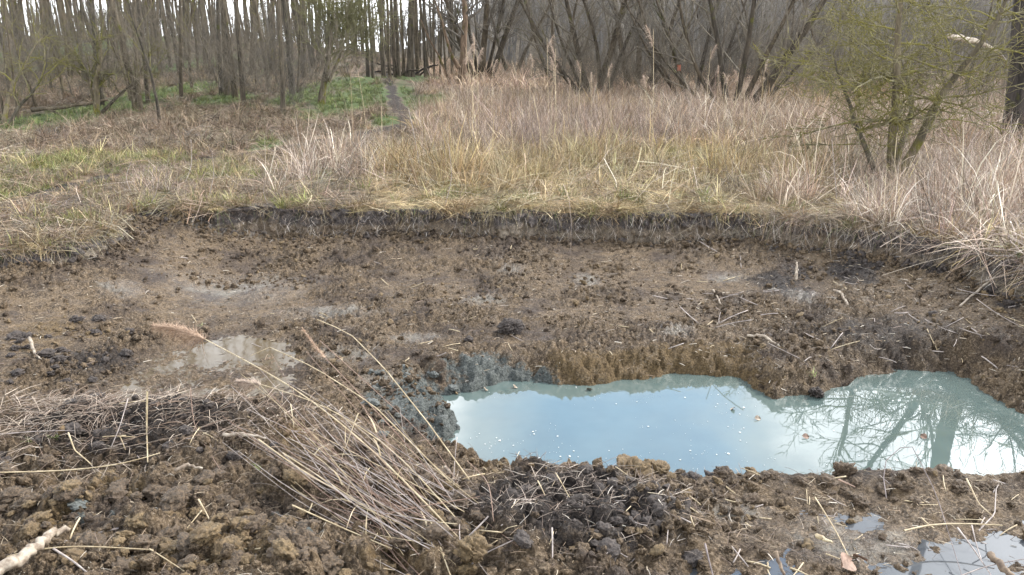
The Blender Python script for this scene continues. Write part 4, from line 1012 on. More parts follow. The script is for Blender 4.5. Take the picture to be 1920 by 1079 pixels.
willow(1192, 172, 'bare willow with four upright stems right of the rotten-footed one', [(-.3, 0, -.14, 0, 8, .20), (0, 0, .08, .1, 8.4, .20), (.35, 0, .34, 0, 7.6, .17), (.6, .2, .55, .1, 7, .11)], 23)
willow(1290, 190, 'bare willow with arching thin stems in the dark thicket', [(-.2, 0, -.55, .1, 6.5, .11), (0, 0, -.25, 0, 7, .13), (.2, 0, .12, .1, 7, .11), (.4, 0, .40, 0, 6, .09), (0, .3, -.7, .2, 5.5, .08)], 24)
willow(1372, 205, 'broad bare willow clump with a thick stem slanting to the upper right', [(-.3, 0, -.55, 0, 6.2, .10), (-.1, 0, -.22, .1, 6.6, .13), (.1, 0, .02, 0, 7, .13), (.25, 0, .30, 0, 7, .12), (.35, 0, .62, -.05, 7.5, .19), (.5, .1, .95, .1, 5, .09), (-.5, .1, -.9, .1, 4.6, .08)], 25)
willow(1040, 160, 'slim dark willow far behind the weeds', [(0, 0, -.4, 0, 8, .13), (.2, 0, .2, 0, 8, .13), (.1, 0, -.05, 0, 8, .12)], 26)
willow(1245, 150, 'tangled willow at the back of the thicket', [(-.3, 0, -.45, 0, 9, .18), (0, 0, -.1, 0, 10, .2), (.3, 0, .4, 0, 9, .16)], 27)
willow(1470, 175, 'grey willow behind the broad clump', [(-.3, 0, -.45, 0, 8, .14), (0, 0, .1, 0, 8, .15), (.3, 0, .5, 0, 7, .12)], 28, .7)
willow(1580, 190, 'grey willow behind the mossy hawthorn', [(-.3, 0, -.35, 0, 7, .13), (0, 0, .15, 0, 8, .15), (.3, 0, .6, 0, 7, .12)], 29, .65)
willow(1800, 190, 'grey willow between the hawthorn and the thick dark trunk', [(-.3, 0, -.45, 0, 7, .13), (0, 0, .1, 0, 8, .14), (.3, 0, .4, 0, 7, .12)], 30, .65)
willow(960, 140, 'small willow at the far edge of the pink reeds', [(-.3, 0, -.25, 0, 10, .2), (.3, 0, .3, 0, 9, .2)], 31)

# mossy hawthorn on the right, three stems from one foot
h = hit(1672, 346); BX0 = h
HAW = dict(n=[9, 7, 6, 5], wob=[.12, .15, .17, .20], up=[.015, .0, .02, .03], kids=[19, 10, 6], t0=[.30, .12, .08], ang=[(.75, 1.5), (.4, 1.15), (.4, 1.2)], lr=[.60, .52, .48], rr=[.36, .5, .55], tip=.3, flare=.2, rmin=.0056, taperL=.15, flat=.55)
make_tree('hawthorn_tree', 'mossy yellow-green hawthorn with three stems fanning from one foot', 'tree', h,
          [((-.03, 0, -.05), (.10, .05, 1), 2.7, .075), ((.05, 0, -.05), (.32, -.02, 1), 2.6, .065), ((-.10, .02, -.05), (-.42, 0, 1), 1.9, .042), ((.0, .08, -.05), (.18, .3, 1), 2.4, .05)], HAW, 58, BARK_MOSS, TWIG_MOSS)
# old thick trunk at the right edge
h = hit(1900, 272)
OLD = dict(n=[12, 8, 6, 5], wob=[.02, .13, .18, .2], up=[.0, .03, .03, .02], kids=[9, 7, 5], t0=[.18, .12, .1], ang=[(.6, 1.2), (.4, 1.0), (.4, 1.0)], lr=[.40, .46, .5], rr=[.34, .5, .5], tip=.3, flare=.35, rmin=.006, taperL=.3)
make_tree('old_tree', 'thick dark purple-brown trunk at the right edge with a slanting crown', 'tree', h + np.array([.12, 0, 0]), [((0, 0, -.2), (-.13, 0, 1), 9.0, .29), ((-.2, 0, 2.2), (-.62, -.15, 1), 5.0, .10)], OLD, 37, BARK_DARK, TWIG_WILLOW)

# far woods on the hillsides: one mass
def far_woods():
    pr = []
    W2 = dict(n=[7, 5, 4], wob=[.06, .15, .2], up=[.03, .06, .04], kids=[24, 8], t0=[.15, .15], ang=[(.3, 1.0), (.3, .9)], lr=[.34, .42], rr=[.35, .45], tip=.25, flare=.1, rmin=.016)
    mt = mat_bark('hazed_far_bark', (.135, .125, .115), (.225, .212, .195), .1)  # bark lightened to grey: aerial haze is put into its colour
    for i in range(5):
        tr, cr = tree_meshes([((0, 0, 0), (random.gauss(0, .08), random.gauss(0, .08), 1), random.uniform(8, 12), .14)], W2, 300 + i, (5, 3, 3, 3))
        V = []; F = []; off = 0
        for q in tr + [cr]:
            v = np.empty(len(q.vertices) * 3, np.float32); q.vertices.foreach_get('co', v); f = np.empty(len(q.loops), np.int32); q.loops.foreach_get('vertex_index', f)
            V.append(v.reshape(-1, 3)); F.append(f.reshape(-1, 4) + off); off += len(q.vertices)
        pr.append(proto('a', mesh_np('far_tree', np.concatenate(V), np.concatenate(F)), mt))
    n = 3600; y = rg.uniform(48, 250, n) ** 1.0; t = rg.uniform(-.78, .80, n); x = y * t
    f = ((t > -.04) | ((y > 130) & (rg.uniform(0, 1, n) < .8))); f &= ~((t > -.08) & (t < .10) & (y < 80)); x, y, t = x[f], y[f], t[f]; n = len(x)
    s = rg.uniform(.7, 1.2, n); s = np.where((y < 85), s * .7, s); s = np.where(t < -.06, s * .8, s)
    S3 = np.stack([s] * 3, 1)
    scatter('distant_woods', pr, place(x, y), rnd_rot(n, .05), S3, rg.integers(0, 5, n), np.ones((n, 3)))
far_woods()

# brushwood under the willows and in the wood: one mass of thin stems
def brush():
    pr = [proto('a', tree_meshes([((random.gauss(0, .3), random.gauss(0, .3), -.05), (random.gauss(0, .4), random.gauss(0, .4), 1), random.uniform(1.4, 2.8), .012) for _ in range(7)], dict(n=[6, 5, 4], wob=[.1, .16, .2], up=[.03, .05, .03], kids=[8, 4], t0=[.2, .1], ang=[(.3, .9), (.3, .9)], lr=[.45, .5], rr=[.6, .6], tip=.3, rmin=.003), 350 + i, (4, 3, 3, 3))[1], TWIG_WILLOW) for i in range(4)]
    P = []
    def zone(px0, px1, py0, py1, n):
        for _ in range(n): P.append(hit(random.uniform(px0, px1), random.uniform(py0, py1)))
    zone(1010, 1520, 150, 195, 150); zone(1500, 1920, 165, 225, 75); zone(0, 620, 110, 225, 120); zone(640, 860, 132, 146, 16); zone(820, 1000, 140, 158, 12)
    P = np.array(P); n = len(P); s = rg.uniform(.6, 1.3, n)
    scatter('brushwood', pr, P, rnd_rot(n, .1), np.stack([s] * 3, 1), rg.integers(0, 4, n), np.ones((n, 3)))
brush()

# ------------------------------------------------------------------ fallen branches, logs, brush pile
def limb(name, label, pts, r, mat, cat='branch', group=None, knots=True, sides=8, twigs=0):
    P = np.array(pts, float); s = np.concatenate([[0], np.cumsum(np.linalg.norm(np.diff(P, axis=0), axis=1))]); n = max(8, len(P) * 4)
    t = np.linspace(0, s[-1], n); Q = np.stack([np.interp(t, s, P[:, i]) for i in range(3)], 1)
    k = np.array([.25, .5, .25]); 
    for _ in range(2): Q[1:-1] = Q[:-2] * .25 + Q[1:-1] * .5 + Q[2:] * .25
    if knots: Q[1:-1] += rg.normal(0, r * .22, (n - 2, 3))
    rad = r * np.interp(t / s[-1], [0, .5, 1], [1, .85, .55]) * np.convolve(np.pad(rg.uniform(.6, 1.4, n), 2, 'edge'), [.12, .22, .32, .22, .12], 'valid')
    c0, o0 = Q.mean(0).copy(), None
    Q = np.concatenate([Q[:1], Q, Q[-1:]]); rad = np.concatenate([[r * .02], rad, [r * .02]])
    Q[0] += (Q[1] - Q[2]) * .04; Q[-1] += (Q[-2] - Q[-3]) * .04
    paths = [(Q - c0, rad)]
    for i in range(twigs):
        j = random.randrange(2, n - 1); l = random.uniform(.15, .4) * s[-1]; d = unit((Q[j + 1] - Q[j]) + rg.normal(0, .012 * s[-1], 3)); d = unit(d + rg.normal(0, .4, 3)); u = np.linspace(0, 1, 5)[:, None]
        paths.append((Q[j] - c0 + d * u * l, rad[j] * .45 * (1 - .7 * u[:, 0])))
    V, F = tubes(paths, sides); o = obj(name, mesh_np(name, V, F), mat); o.location = c0.tolist(); return tag(o, label, cat, group)
def G(px, py, up=.0):
    h = hit(px, py); h[2] += up; return h
limb('fallen_branch', 'long fallen branch lying across the grass left of the crooked shrub', [G(62, 219, .15), G(130, 219, .2), G(205, 212, .3)], .045, BARK, 'branch', twigs=4)
limb('fallen_log', 'pale fallen log lying before the thick dark trunk at the right', [G(1820, 236, .25), G(1850, 236, .25), G(1892, 240, .2)], .07, WOOD_PALE, 'log')
limb('dead_branch', 'bleached dead limb slanting behind the hawthorn towards the thick trunk', [at_d(1780, 68, 14.6), at_d(1830, 80, 14.9), at_d(1870, 95, 15.3), at_d(1895, 130, 15.6)], .05, WOOD_PALE, 'branch')
for i in range(9):
    a = G(745 + random.uniform(-10, 50), 142 + random.uniform(-2, 4)); b = a + np.array([random.uniform(-1.8, 1.8), random.uniform(-.6, .6), random.uniform(.1, .8)])
    limb('pile_branch', 'dark branch in the brush pile behind the green lane', [a, (a + b) / 2 + np.array([0, 0, .15]), b], .06, BARK_DARK, 'branch', 'branches of the brush pile', sides=6, twigs=2)

# pale pieces of wood in the mud
limb('root_piece', 'thick pale knotty root lying at the bottom left corner', [at_z(-30, 1085, -.03), at_z(40, 1050, -.03), at_z(72, 1020, -.03), at_z(95, 1003, -.05), at_z(128, 996, -.06)], .022, WOOD_PALE, 'root', sides=10)
limb('stick', 'stout brown stick with a cut end at the bottom right corner', [at_z(1858, 1042, -.13), at_z(1880, 1065, -.13), at_z(1908, 1088, -.13)], .013, WOOD_BROWN, 'stick')
limb('stick', 'pale peeled stick on the mound above the brown clods', [at_z(418, 815, -.11), at_z(450, 815, -.10), at_z(498, 822, -.11)], .010, WOOD_PALE, 'stick')
limb('stick', 'small curved pale stick bedded in an ochre clod', [at_z(328, 884, -.12), at_z(350, 873, -.11), at_z(380, 879, -.12)], .009, WOOD_PALE, 'stick')
limb('stick', 'curved pale stick upright by the end of the reed heap', [at_z(834, 877, -.22), at_z(846, 888, -.22), at_z(849, 905, -.22), at_z(843, 925, -.24)], .008, WOOD_PALE, 'stick')
limb('stick', 'pale stick joined behind the curved upright one', [at_z(770, 888, -.2), at_z(810, 892, -.2), at_z(842, 898, -.2)], .008, WOOD_PALE, 'stick')
limb('stick', 'forked brown root on the dark peaty ground below the pool', [at_z(1010, 902, -.20), at_z(1045, 918, -.19), at_z(1068, 940, -.18)], .008, WOOD_BROWN, 'root', twigs=2)
limb('stick', 'pale bent stick on the floor above the pool corner', [G(1400, 640, .01), G(1430, 645, .03), G(1462, 660, .01)], .014, WOOD_PALE, 'stick')
limb('stick', 'short white chip of wood standing in the floor at the right', [G(1492, 528, .0), G(1492, 522, .05), G(1492, 515, .12)], .014, WOOD_PALE, 'stick')
limb('stick', 'pale split stick on the floor below the right bank', [G(1564, 548, .01), G(1576, 562, .02), G(1590, 575, .01)], .014, WOOD_PALE, 'stick')
limb('stick', 'thin pale stick on the floor right of centre', [G(1337, 543, .01), G(1345, 560, .02), G(1350, 578, .01)], .010, WOOD_PALE, 'stick')
limb('stick', 'long curved stick lying under the overhanging grass at the far right', [G(1798, 580, .01), G(1830, 552, .03), G(1880, 530, .08), G(1900, 520, .14)], .010, WOOD_PALE, 'stick')
limb('stick', 'bone-white stem lying flat on the floor under the back bank', [G(905, 484, .012), G(960, 483, .016), G(1030, 481, .012)], .006, WOOD_PALE, 'stem')
limb('stick', 'short pale twig near the left slope', [G(57, 645, .06), G(68, 672, .02), G(80, 688, .02)], .010, WOOD_PALE, 'stick')
limb('stick', 'yellow cut reed stub in the wet mud at the bottom right', [at_z(1530, 1005, -.17), at_z(1545, 1012, -.17), at_z(1561, 1019, -.17)], .009, STALK, 'stub')
limb('stick', 'half buried brown stake by the puddles at the bottom', [at_z(1455, 1035, -.12), at_z(1462, 1055, -.14), at_z(1470, 1080, -.16)], .009, WOOD_BROWN, 'stake')
limb('plank', 'bleached strip of wood pressed in the mud right of the peaty ground', [at_z(1180, 942, -.18), at_z(1250, 957, -.18), at_z(1340, 966, -.18)], .011, mat_flat('muddy_wood', (.12, .10, .08), (.26, .22, .17), 25), 'wood')

# stalks drawn from the photo: (pixel, forward distance) points
def stalk(label, pts, r, mat, group=None, name='reed_stalk', cat='reed stalk', parent=None, plume=None, plmat=None, nodes=True, leaf=0):
    P = np.array(pts, float); s = np.concatenate([[0], np.cumsum(np.linalg.norm(np.diff(P, axis=0), axis=1))]); n = 12; t = np.linspace(0, s[-1], n)
    Q = np.stack([np.interp(t, s, P[:, i]) for i in range(3)], 1)
    if len(P) > 2 and cat != 'bent stem':
        for _ in range(3): Q[1:-1] = Q[:-2] * .25 + Q[1:-1] * .5 + Q[2:] * .25
    c0 = Q[0].copy(); V, F = tubes([(Q - c0, r * np.linspace(1, .6, n))], 5)
    t_ = thing(name, label, cat, c0, 0, group); obj('stem', mesh_np('stem', V, F), mat, t_)
    if leaf:
        m_ = leaf; ii = rg.integers(2, n - 2, m_); D = rg.normal(0, .5, (m_, 3)); D[:, 2] += .8; D /= np.linalg.norm(D, axis=1, keepdims=True)
        V, F, C = ribbons((Q - c0)[ii], D, rg.uniform(.08, .2, m_), rg.uniform(.004, .008, m_), np.stack([D[:, 0] * .5, D[:, 1] * .5, -rg.uniform(.4, 1, m_)], 1), 4, col=cols(STRAW, m_))
        for q in range(m_): 
            k = 10; vv = V[q * k:(q + 1) * k]; ff = F[:4].copy(); obj('leaf', mesh_np('leaf', vv, ff), STALK, t_)
    if plume:
        L, wd, cnt, drop = plume; m_ = cnt; u = np.sort(rg.uniform(0, 1, m_)); d = unit(Q[-1] - Q[-2]); axis = (Q[-1] - c0)[None] + d[None] * (u * L)[:, None] + np.array([0, 0, -1])[None] * (drop * u ** 2 * L)[:, None]
        D = d[None] * .9 + rg.normal(0, .28, (m_, 3)) + np.array([0, 0, -drop])[None] * .6; D /= np.linalg.norm(D, axis=1, keepdims=True)
        ln = wd * (1.15 - .75 * u) * rg.uniform(.5, 1.1, m_)
        V, F, C = ribbons(axis, D, ln, rg.uniform(.0012, .0026, m_), rg.normal(0, .15, (m_, 3)) + np.array([0, 0, -.35 * (1 if drop else .3)]), 3, col=None)
        obj('plume', mesh_np('plume', V, F), plmat or PLUME, t_)
    return t_
# foreground heap: three plumed reeds sticking out over the pit
hp = lambda px, py, d: at_d(px, py, d)
stalk('long straw-coloured reed whose drooping tan plume hangs over the shallow puddle', [hp(860, 1010, 2.62), hp(720, 860, 3.1), hp(560, 730, 3.7), hp(385, 637, 4.3)], .0042, STALK, plume=(.66, .17, 1600, .16), plmat=PLUME)
stalk('reed with a short fluffy pinkish plume below the drooping one', [hp(870, 990, 2.72), hp(740, 840, 3.1), hp(600, 755, 3.6), hp(490, 722, 3.95)], .0032, STALK, plume=(.26, .085, 1000, .1), plmat=PLUME_PALE)
stalk('reed with a narrow upright reddish plume crossing the pit', [hp(850, 940, 2.95), hp(760, 830, 3.2), hp(680, 745, 3.5), hp(610, 672, 3.8)], .0032, STALK_RED, plume=(.26, .05, 600, -.15), plmat=PLUME)
stalk('straw reed with a kinked top rising out of the heap', [hp(880, 900, 3.0), hp(800, 790, 3.3), hp(720, 690, 3.6), hp(655, 625, 3.9), hp(595, 600, 4.0)], .0032, STALK, cat='bent stem')
stalk('straw stalk slanting from the heap and bent sharply at its top', [hp(845, 905, 3.0), hp(700, 760, 3.4), hp(590, 690, 3.7), hp(497, 648, 3.9), hp(470, 668, 3.9)], .003, STALK, cat='bent stem')
stalk('thin dark red stem arching over the heap towards the pool', [hp(600, 640, 3.9), hp(700, 730, 3.6), hp(830, 850, 3.2), hp(870, 930, 3.0), hp(895, 975, 2.9)], .0018, STALK_RED)
stalk('pinkish stalk lying across the butt of the heap', [hp(640, 990, 2.75), hp(760, 955, 2.75), hp(900, 932, 2.8)], .0026, STALK_RED)
stalk('pale stalk leaning steeply at the butt of the heap', [hp(808, 978, 2.72), hp(830, 1040, 2.55), hp(850, 1095, 2.42)], .0038, STALK)
stalk('short pale stalk crossing above the heap', [hp(672, 775, 3.35), hp(655, 820, 3.3), hp(640, 862, 3.25)], .003, STALK)
stalk('long pale stalk lying flat below the heap', [hp(548, 948, 2.75), hp(640, 990, 2.7), hp(735, 1030, 2.6)], .0032, STALK)
# the heap itself
for i in range(105):
    a0 = random.gauss(0, 1); a1 = random.gauss(0, 1)
    bx, by = 835 + a0 * 34 + random.uniform(-110, 40), 950 + a0 * 30 + random.uniform(-60, 40)
    L = random.uniform(.55, 1.0)
    L *= random.choice((.55, .8, 1, 1, 1.15)); ex, ey = bx - 270 * L + a1 * 48, by - 170 * L + random.gauss(0, 48) + (a0 - a1) * 8
    db = 2.85 - (by - 930) * .0042; z0 = gz(*at_d(bx, by, db)[:2]) 
    p0 = at_d(bx, by, db); p1 = at_d(ex, ey, db + .62 * L + random.gauss(0, .04))
    up = random.uniform(.0, .10); p0[2] = z0 + .01 + up * .5; g1 = gz(p1[0], p1[1]); p1[2] = max(p1[2], g1 + .015 + up)
    mid = (p0 + p1) / 2 + rg.normal(0, .035, 3); mid[2] = max(mid[2] - .02, gz(mid[0], mid[1]) + .02)
    stalk('dry stalk in the slanting heap of cut reeds', [p0, mid, p1], random.uniform(.0010, .0021), random.choice([STALK_GREY] * 4 + [STALK_RED] * 3 + [STALK]), 'stalks of the reed heap', leaf=1 if i % 4 == 0 else 0)
# single upright or lying stalks
ST = [('upright yellow-green reed stub at the edge of the mound', [(276, 735, 3.62), (275, 800, 3.62), (277, 868, 3.5)], .0052, 'S'),
      ('thin dark twig standing behind the yellow-green stub', [(357, 728, 3.7), (362, 800, 3.62), (415, 885, 3.4)], .0022, 'R'),
      ('pale reed stalk leaning right on the left mound', [(240, 748, 3.65), (225, 800, 3.55), (209, 838, 3.5)], .0032, 'G'),
      ('straw stalk lying level across the left mound', [(-10, 887, 3.1), (120, 884, 3.15), (230, 872, 3.2), (300, 850, 3.3)], .0034, 'S'),
      ('pale stalk lying level above the root at the left edge', [(-10, 816, 3.5), (70, 809, 3.5), (140, 808, 3.5)], .003, 'G'),
      ('long arched straw stalk crossing the thick pale root', [(-10, 1052, 2.45), (60, 1030, 2.5), (150, 1024, 2.52), (288, 1032, 2.5)], .0036, 'S'),
      ('stalk slanting down from the end of the arched one', [(280, 1030, 2.5), (320, 1055, 2.45), (365, 1085, 2.38)], .0026, 'S'),
      ('grey stick slanting to the bottom edge beside the root', [(100, 1030, 2.5), (140, 1055, 2.42), (175, 1085, 2.35)], .0045, 'G'),
      ('bent grey stalk pair behind the plumes on the left', [(128, 812, 3.45), (140, 845, 3.4), (172, 872, 3.35)], .004, 'S'),
      ('pale stalk crossing another on the brown clods', [(372, 937, 2.9), (388, 965, 2.82), (398, 988, 2.75)], .0036, 'S'),
      ('pale stalk lying over the crossed one', [(378, 958, 2.86), (360, 980, 2.8), (345, 998, 2.75)], .0032, 'S'),
      ('straw twig on the clods under the heap', [(408, 978, 2.76), (435, 974, 2.78), (462, 969, 2.8)], .0026, 'S'),
      ('straw stalk slanting from the green sprig into the heap', [(485, 825, 3.3), (560, 880, 3.1), (640, 925, 2.95), (740, 985, 2.8)], .0034, 'S'),
      ('second straw stalk beside the slanting one', [(530, 850, 3.2), (600, 895, 3.05), (700, 960, 2.85)], .003, 'S'),
      ('thin grey stem standing against the pool at the end of the heap', [(857, 820, 3.35), (852, 870, 3.2), (850, 950, 3.0)], .0016, 'G'),
      ('pale stalk leaning on the peaty ground', [(1042, 888, 3.05), (1055, 910, 3.0), (1070, 938, 2.9)], .003, 'S'),
      ('short stalk leaning left of the leaning one', [(1008, 902, 3.0), (1015, 915, 2.97), (1022, 930, 2.93)], .003, 'S'),
      ('pale stalk flat on the peaty ground', [(897, 995, 2.78), (930, 998, 2.77), (960, 1001, 2.76)], .0034, 'S'),
      ('pale stalk forked toward the heap on the peaty ground', [(885, 1058, 2.5), (910, 1038, 2.58), (962, 1014, 2.7)], .0034, 'G'),
      ('upright pale stalk at the bottom middle', [(1035, 990, 2.78), (1036, 1020, 2.7), (1036, 1062, 2.58)], .0042, 'G'),
      ('thin grey stem sharply bent in front of the pool', [(1662, 935, 2.95), (1653, 872, 3.1), (1704, 826, 3.2), (1755, 925, 2.95), (1805, 1085, 2.5)], .0022, 'B'),
      ('straw stem leaning over the puddles at the bottom right', [(1528, 933, 2.95), (1570, 1000, 2.75), (1612, 1090, 2.5)], .003, 'S'),
      ('arched straw stalk lying on the right rim', [(1695, 996, 2.7), (1745, 984, 2.75), (1810, 982, 2.75), (1880, 986, 2.72)], .0042, 'S'),
      ('grey stalk slanting down at the bottom right', [(1795, 990, 2.7), (1825, 1030, 2.6), (1862, 1085, 2.45)], .0036, 'G'),
      ('thin stalk standing beside the slanting grey one', [(1822, 985, 2.72), (1830, 1020, 2.65), (1840, 1050, 2.55)], .0026, 'G'),
      ('bent stalk shaped like a hook on the right rim', [(1835, 996, 2.72), (1865, 965, 2.8), (1868, 912, 2.95), (1872, 910, 2.95)], .003, 'G'),
      ('pale stalk on the right rim running down to the hook', [(1812, 898, 3.0), (1835, 945, 2.88), (1865, 972, 2.8)], .0034, 'S'),
      ('thin stalk rising across the bottom right edge', [(1790, 1085, 2.45), (1850, 1062, 2.5), (1925, 1048, 2.5)], .0026, 'G'),
      ('short reddish twig over the right rim', [(1572, 900, 3.05), (1590, 908, 3.0), (1603, 914, 3.0)], .0045, 'R'),
      ('crossed straw stub at the lower puddles', [(1482, 1066, 2.55), (1500, 1072, 2.53), (1520, 1082, 2.5)], .0034, 'S'),
      ('second crossed stub at the lower puddles', [(1506, 1056, 2.58), (1496, 1070, 2.54), (1486, 1082, 2.5)], .0034, 'S'),
      ('grey broken stalk at the bottom beside the puddles', [(1322, 1020, 2.62), (1330, 1055, 2.55), (1338, 1085, 2.48)], .004, 'B')]
mp_ = {'S': STALK, 'G': STALK_GREY, 'R': STALK_RED, 'B': mat_flat('dark_stem', (.10, .08, .075), (.22, .18, .17), 20)}
for lb, pts, r, c in ST:
    P = []
    for px, py, d in pts:
        q = at_d(px, py, d); g = gz(q[0], q[1])
        if q[2] < g + r: q = at_z(px, py, g + r + .004) if abs(g - q[2]) < .12 else q; 
        P.append(q)
    stalk(lb, P, r, mp_[c], cat='bent stem' if ('bent' in lb or 'hook' in lb) else 'reed stalk')
# loose reed pieces scattered on the mud, alike
def pieces(n, x0, x1, y0, y1, label, group, L=(.05, .16), r=(.0015, .0035), mats=(0, 0, 1)):
    ms = [STALK, STALK_GREY]; c = 0
    while c < n:
        h = hit(random.uniform(x0, x1), random.uniform(y0, y1)); X, Y = np.array([h[0]]), np.array([h[1]])
        if sdf(X, Y, PIT)[0] > -.05 or sdf(X, Y, POOL)[0] < .03: continue
        a = random.uniform(0, 6.28); l = random.uniform(*L); e = abs(random.gauss(0, .3)); q = h + np.array([math.cos(a) * l, math.sin(a) * l, 0]); h[2] = gz(h[0], h[1]) + .006; q[2] = max(gz(q[0], q[1]), h[2] - .03 + math.sin(e) * l) + .008
        rr = random.uniform(*r); m_ = (h + q) / 2; m_ = m_ + rg.normal(0, l * .05, 3); t = np.linspace(0, 1, 6)[:, None]
        Q = h * (1 - t) ** 2 + 2 * m_ * t * (1 - t) + q * t ** 2; V, F = tubes([(np.concatenate([Q[:1], Q, Q[-1:]]) - h, np.array([.0002] + [rr] * 6 + [.0002]))], 6)
        o = obj('reed_piece', mesh_np('reed_piece', V, F), ms[random.choice(mats)]); o.location = h.tolist(); tag(o, label, 'reed piece', group); c += 1
pieces(44, 0, 900, 760, 1075, 'short broken piece of pale reed lying on the clods at the left', 'reed pieces on the left foreground', (.03, .15), (.0016, .0036))
pieces(36, 880, 1420, 890, 1075, 'short broken piece of pale reed on the peaty ground', 'reed pieces on the peaty ground', (.025, .10), (.0016, .0032))
pieces(34, 1420, 1920, 890, 1075, 'short broken piece of pale reed on the right rim', 'reed pieces on the right rim', (.03, .12), (.0014, .003))
pieces(60, 1250, 1920, 470, 700, 'pale reed piece lying on the dark floor below the right bank', 'reed pieces on the right floor', (.06, .32), (.002, .0045), (0, 1, 1))
pieces(34, 300, 1250, 430, 680, 'pale reed piece lying on the brown excavated floor', 'reed pieces on the middle floor', (.04, .16), (.002, .004))

# ------------------------------------------------------------------ reeds with plumes in the meadow
def reed_meshes(H, seed, plm=True):
    rs = np.random.default_rng(seed); t = np.linspace(0, 1, 10); ln = rs.normal(0, .05, 2)
    Q = np.stack([ln[0] * t ** 1.7 * H, ln[1] * t ** 1.7 * H, t * H], 1); V, F = tubes([(Q, np.linspace(.0055, .0028, 10))], 5); st = mesh_np('stem', V, F)
    m_ = 260; u = rs.uniform(0, 1, m_); top = Q[-1]; side = unit(np.array([rs.normal(), rs.normal(), 0])) * .10
    ax = top[None] + np.stack([side[0] * u ** 1.5 * 1.2, side[1] * u ** 1.5 * 1.2, -.26 + u * .36 - .05 * u ** 2], 1)
    D = side[None] * 6 * rs.uniform(.2, 1.2, (m_, 1)) + rs.normal(0, .35, (m_, 3)) + np.array([0, 0, .35]); D /= np.linalg.norm(D, axis=1, keepdims=True)
    V, F, _ = ribbons(ax, D, .11 * (1.1 - .7 * np.abs(u - .35)) * rs.uniform(.5, 1.1, m_), np.full(m_, .0036), np.tile([side[0], side[1], -.4], (m_, 1)), 3)
    pl = mesh_np('plume', V, F)
    lv = []
    for i in range(2):
        a = rs.uniform(0, 6.28); z = rs.uniform(.25, .7) * H; k = int(z / H * 9); b = Q[k][None]
        V, F, _ = ribbons(b, np.array([[math.cos(a) * .6, math.sin(a) * .6, .8]]), np.array([rs.uniform(.2, .4)]), np.array([.010]), np.array([[math.cos(a) * .4, math.sin(a) * .4, -.9]]), 6); lv.append(mesh_np('leaf', V, F))
    return st, pl, lv
rp = [reed_meshes(2.0, 600 + i) for i in range(6)]
def reed(px, ptop, pbase, label, group=None, pale=False):
    b = hit(px, pbase); d = b[1]; top = at_d(px, ptop, d)[2]; H = max(.5, top - b[2]); s = H / 2.08
    st, pl, lv = rp[random.randrange(6)]; t = thing('plumed_reed', label, 'reed', b, random.uniform(0, 6.28), group); t.scale = (max(s, .8), max(s, .8), s)
    obj('stem', st, STALK, t); obj('plume', pl, PLUME_PALE, t)
    for l in lv: obj('leaf', l, STALK, t)
for (px, a, b, lb) in [(886, 60, 300, 'tall dry reed with two hanging plumes, tallest before the V-shaped willow'), (898, 88, 285, 'dry reed close beside the tallest one before the V-shaped willow'), (897, 80, 330, None), (922, 110, 270, 'single club-plumed reed before the V-shaped willow'),
                       (990, 100, 262, 'reed with the broadest fluffy plume in front of the pink reeds'), (1028, 65, 270, None), (1040, 85, 280, None), (1032, 105, 262, None), (1044, 118, 275, None), (1083, 112, 268, None), (1146, 118, 275, None),
                       (1222, 45, 300, 'tall slender reed plume before the four-stemmed willow'), (663, 122, 255, 'reed with a curled plume at the left of the green lane'), (688, 122, 262, 'straight thin reed right of the curled one'), (1320, 82, 255, None), (1342, 122, 262, None), (1352, 135, 262, None), (1350, 140, 250, None), (1372, 130, 270, None), (1000, 145, 275, None), (1210, 140, 285, None), (1062, 145, 265, None), (1392, 190, 275, None), (1108, 135, 262, None), (1420, 110, 262, None), (1395, 150, 285, None)]:
    reed(px, a, b, lb or 'dry plumed reed among the weeds in front of the willows', None if lb else 'plumed reeds among the weeds')
for px, a, b in [(345, 262, 350), (390, 285, 380), (440, 300, 372), (250, 300, 372), (275, 325, 395), (1395, 240, 330), (1570, 260, 400), (1860, 190, 330), (1905, 210, 350), (1420, 180, 300), (715, 200, 300), (832, 270, 395), (505, 345, 400), (1012, 175, 330), (958, 200, 300), (1300, 240, 340), (1640, 220, 330), (1700, 250, 400), (1740, 300, 430), (790, 205, 340)]:
    b_ = hit(px, b); tp = at_d(px + random.uniform(-25, 25), a, b_[1] + random.uniform(-.2, .2)); mid = (b_ + tp) / 2 + rg.normal(0, .04, 3)
    stalk('bare leafless stem standing up out of the dry meadow grass', [b_, mid, tp], .0045 * max(1, b_[1] / 10), random.choice([STALK, STALK_GREY]), 'bare stems in the meadow', name='dry_stem', cat='stem')
# small green sprigs
def sprig(px, py, label, n=14, L=.05, xy=None):
    h = hit(px, py); c = cols(GRN, n) * 1.3; a = rg.uniform(0, 6.28, n); D = np.stack([np.cos(a) * .6, np.sin(a) * .6, np.full(n, .8)], 1)
    V, F, C = ribbons(rg.normal(0, .008, (n, 3)), D, rg.uniform(.5, 1, n) * L, np.full(n, .004), np.stack([np.cos(a) * .3, np.sin(a) * .3, np.full(n, -.4)], 1), 4, col=C if False else c)
    o = obj('green_sprig', mesh_np('green_sprig', V, F, {'col': C}), BLADE); o.location = (h[0], h[1], h[2] + .004); tag(o, label, 'grass sprig')
sprig(62, 838, 'bright green sprig in the dark hollow on the left'); sprig(106, 830, 'green tuft on the left mound beside the bent stalks'); sprig(488, 882, 'green sprig in the dark hollow above the slanting stalk'); sprig(1524, 715, 'tiny green sprig on the mud tongue of the pool', 10, .09); sprig(378, 615, 'green sprig on the floor behind the drooping plume', 8, .05)
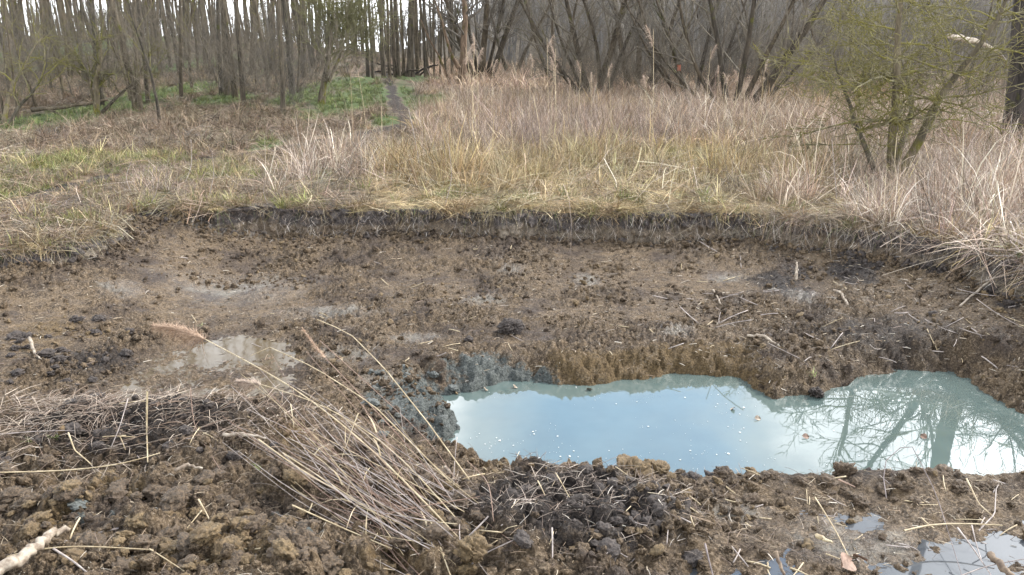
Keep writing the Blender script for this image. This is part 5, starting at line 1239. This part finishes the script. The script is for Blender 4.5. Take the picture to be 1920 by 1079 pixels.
# fallen leaf, marker
def leaf(px, py, z, sx, label, mat, rz):
    n = 9; t = np.linspace(0, 1, n); wv = np.sin(t * math.pi) ** .8 * .42; V = []
    for i in range(n):
        for s_ in (-1, 0, 1): V.append(((t[i] - .5) * sx, s_ * wv[i] * sx, abs(s_) * .12 * sx + .1 * sx * math.sin(t[i] * 3) + s_ * .05 * sx))
    idx = np.arange(n * 3).reshape(n, 3); F = np.stack([idx[:-1, :-1], idx[:-1, 1:], idx[1:, 1:], idx[1:, :-1]], -1).reshape(-1, 4)
    o = obj('dead_leaf', mesh_np('dead_leaf', V, F), mat); p = at_z(px, py, z); o.location = p.tolist(); o.rotation_euler = (.5, .2, rz); tag(o, label, 'leaf')
LEAF = mat_flat('dead_leaf_material', (.14, .085, .055), (.28, .18, .13), 40, .7)
leaf(1585, 1060, -.16, .09, 'curled orange-brown dead leaf at the bottom edge by the puddles', LEAF, .8)
leaf(1612, 1050, -.17, .06, 'small reddish dead leaf beside the larger curled one', LEAF, 2.2)
for i, (px, py) in enumerate([(1510, 820), (965, 727), (1105, 732), (1375, 768), (1732, 820), (1420, 786), (910, 732)]):
    leaf(px, py, WZ + .004, .045, ['reddish leaf floating between blue water and cloud reflection', 'pale curled leaf floating at the far left shore', 'pale chip floating below the ochre cut', 'white chip floating on the blue water', 'dark twig-like leaf floating beside the tree reflection', 'small pale leaf floating near the mud tongue', 'white chip floating in the left corner of the pool'][i], LEAF if i in (0, 4) else WOOD_PALE, i * 1.3)
p = at_d(1273, 128, hit(1290, 190)[1] - .3)
me = bpy.data.meshes.new('tag_ribbon'); b_ = .065
V = []; 
for i in range(7):
    a = -1.2 + i * .4
    for z in (-.1, .1): V.append((math.sin(a) * b_, -math.cos(a) * b_, z + .02 * math.sin(i * 2)))
F = [(2 * i, 2 * i + 2, 2 * i + 3, 2 * i + 1) for i in range(6)]; me.from_pydata(V, [], F); me.update()
o = obj('marker_ribbon', me, mat_flat('orange_ribbon', (.30, .08, .045), (.42, .12, .06), 10)); o.location = p.tolist(); tag(o, 'small orange-red marker among the dark stems of the thicket', 'marker')
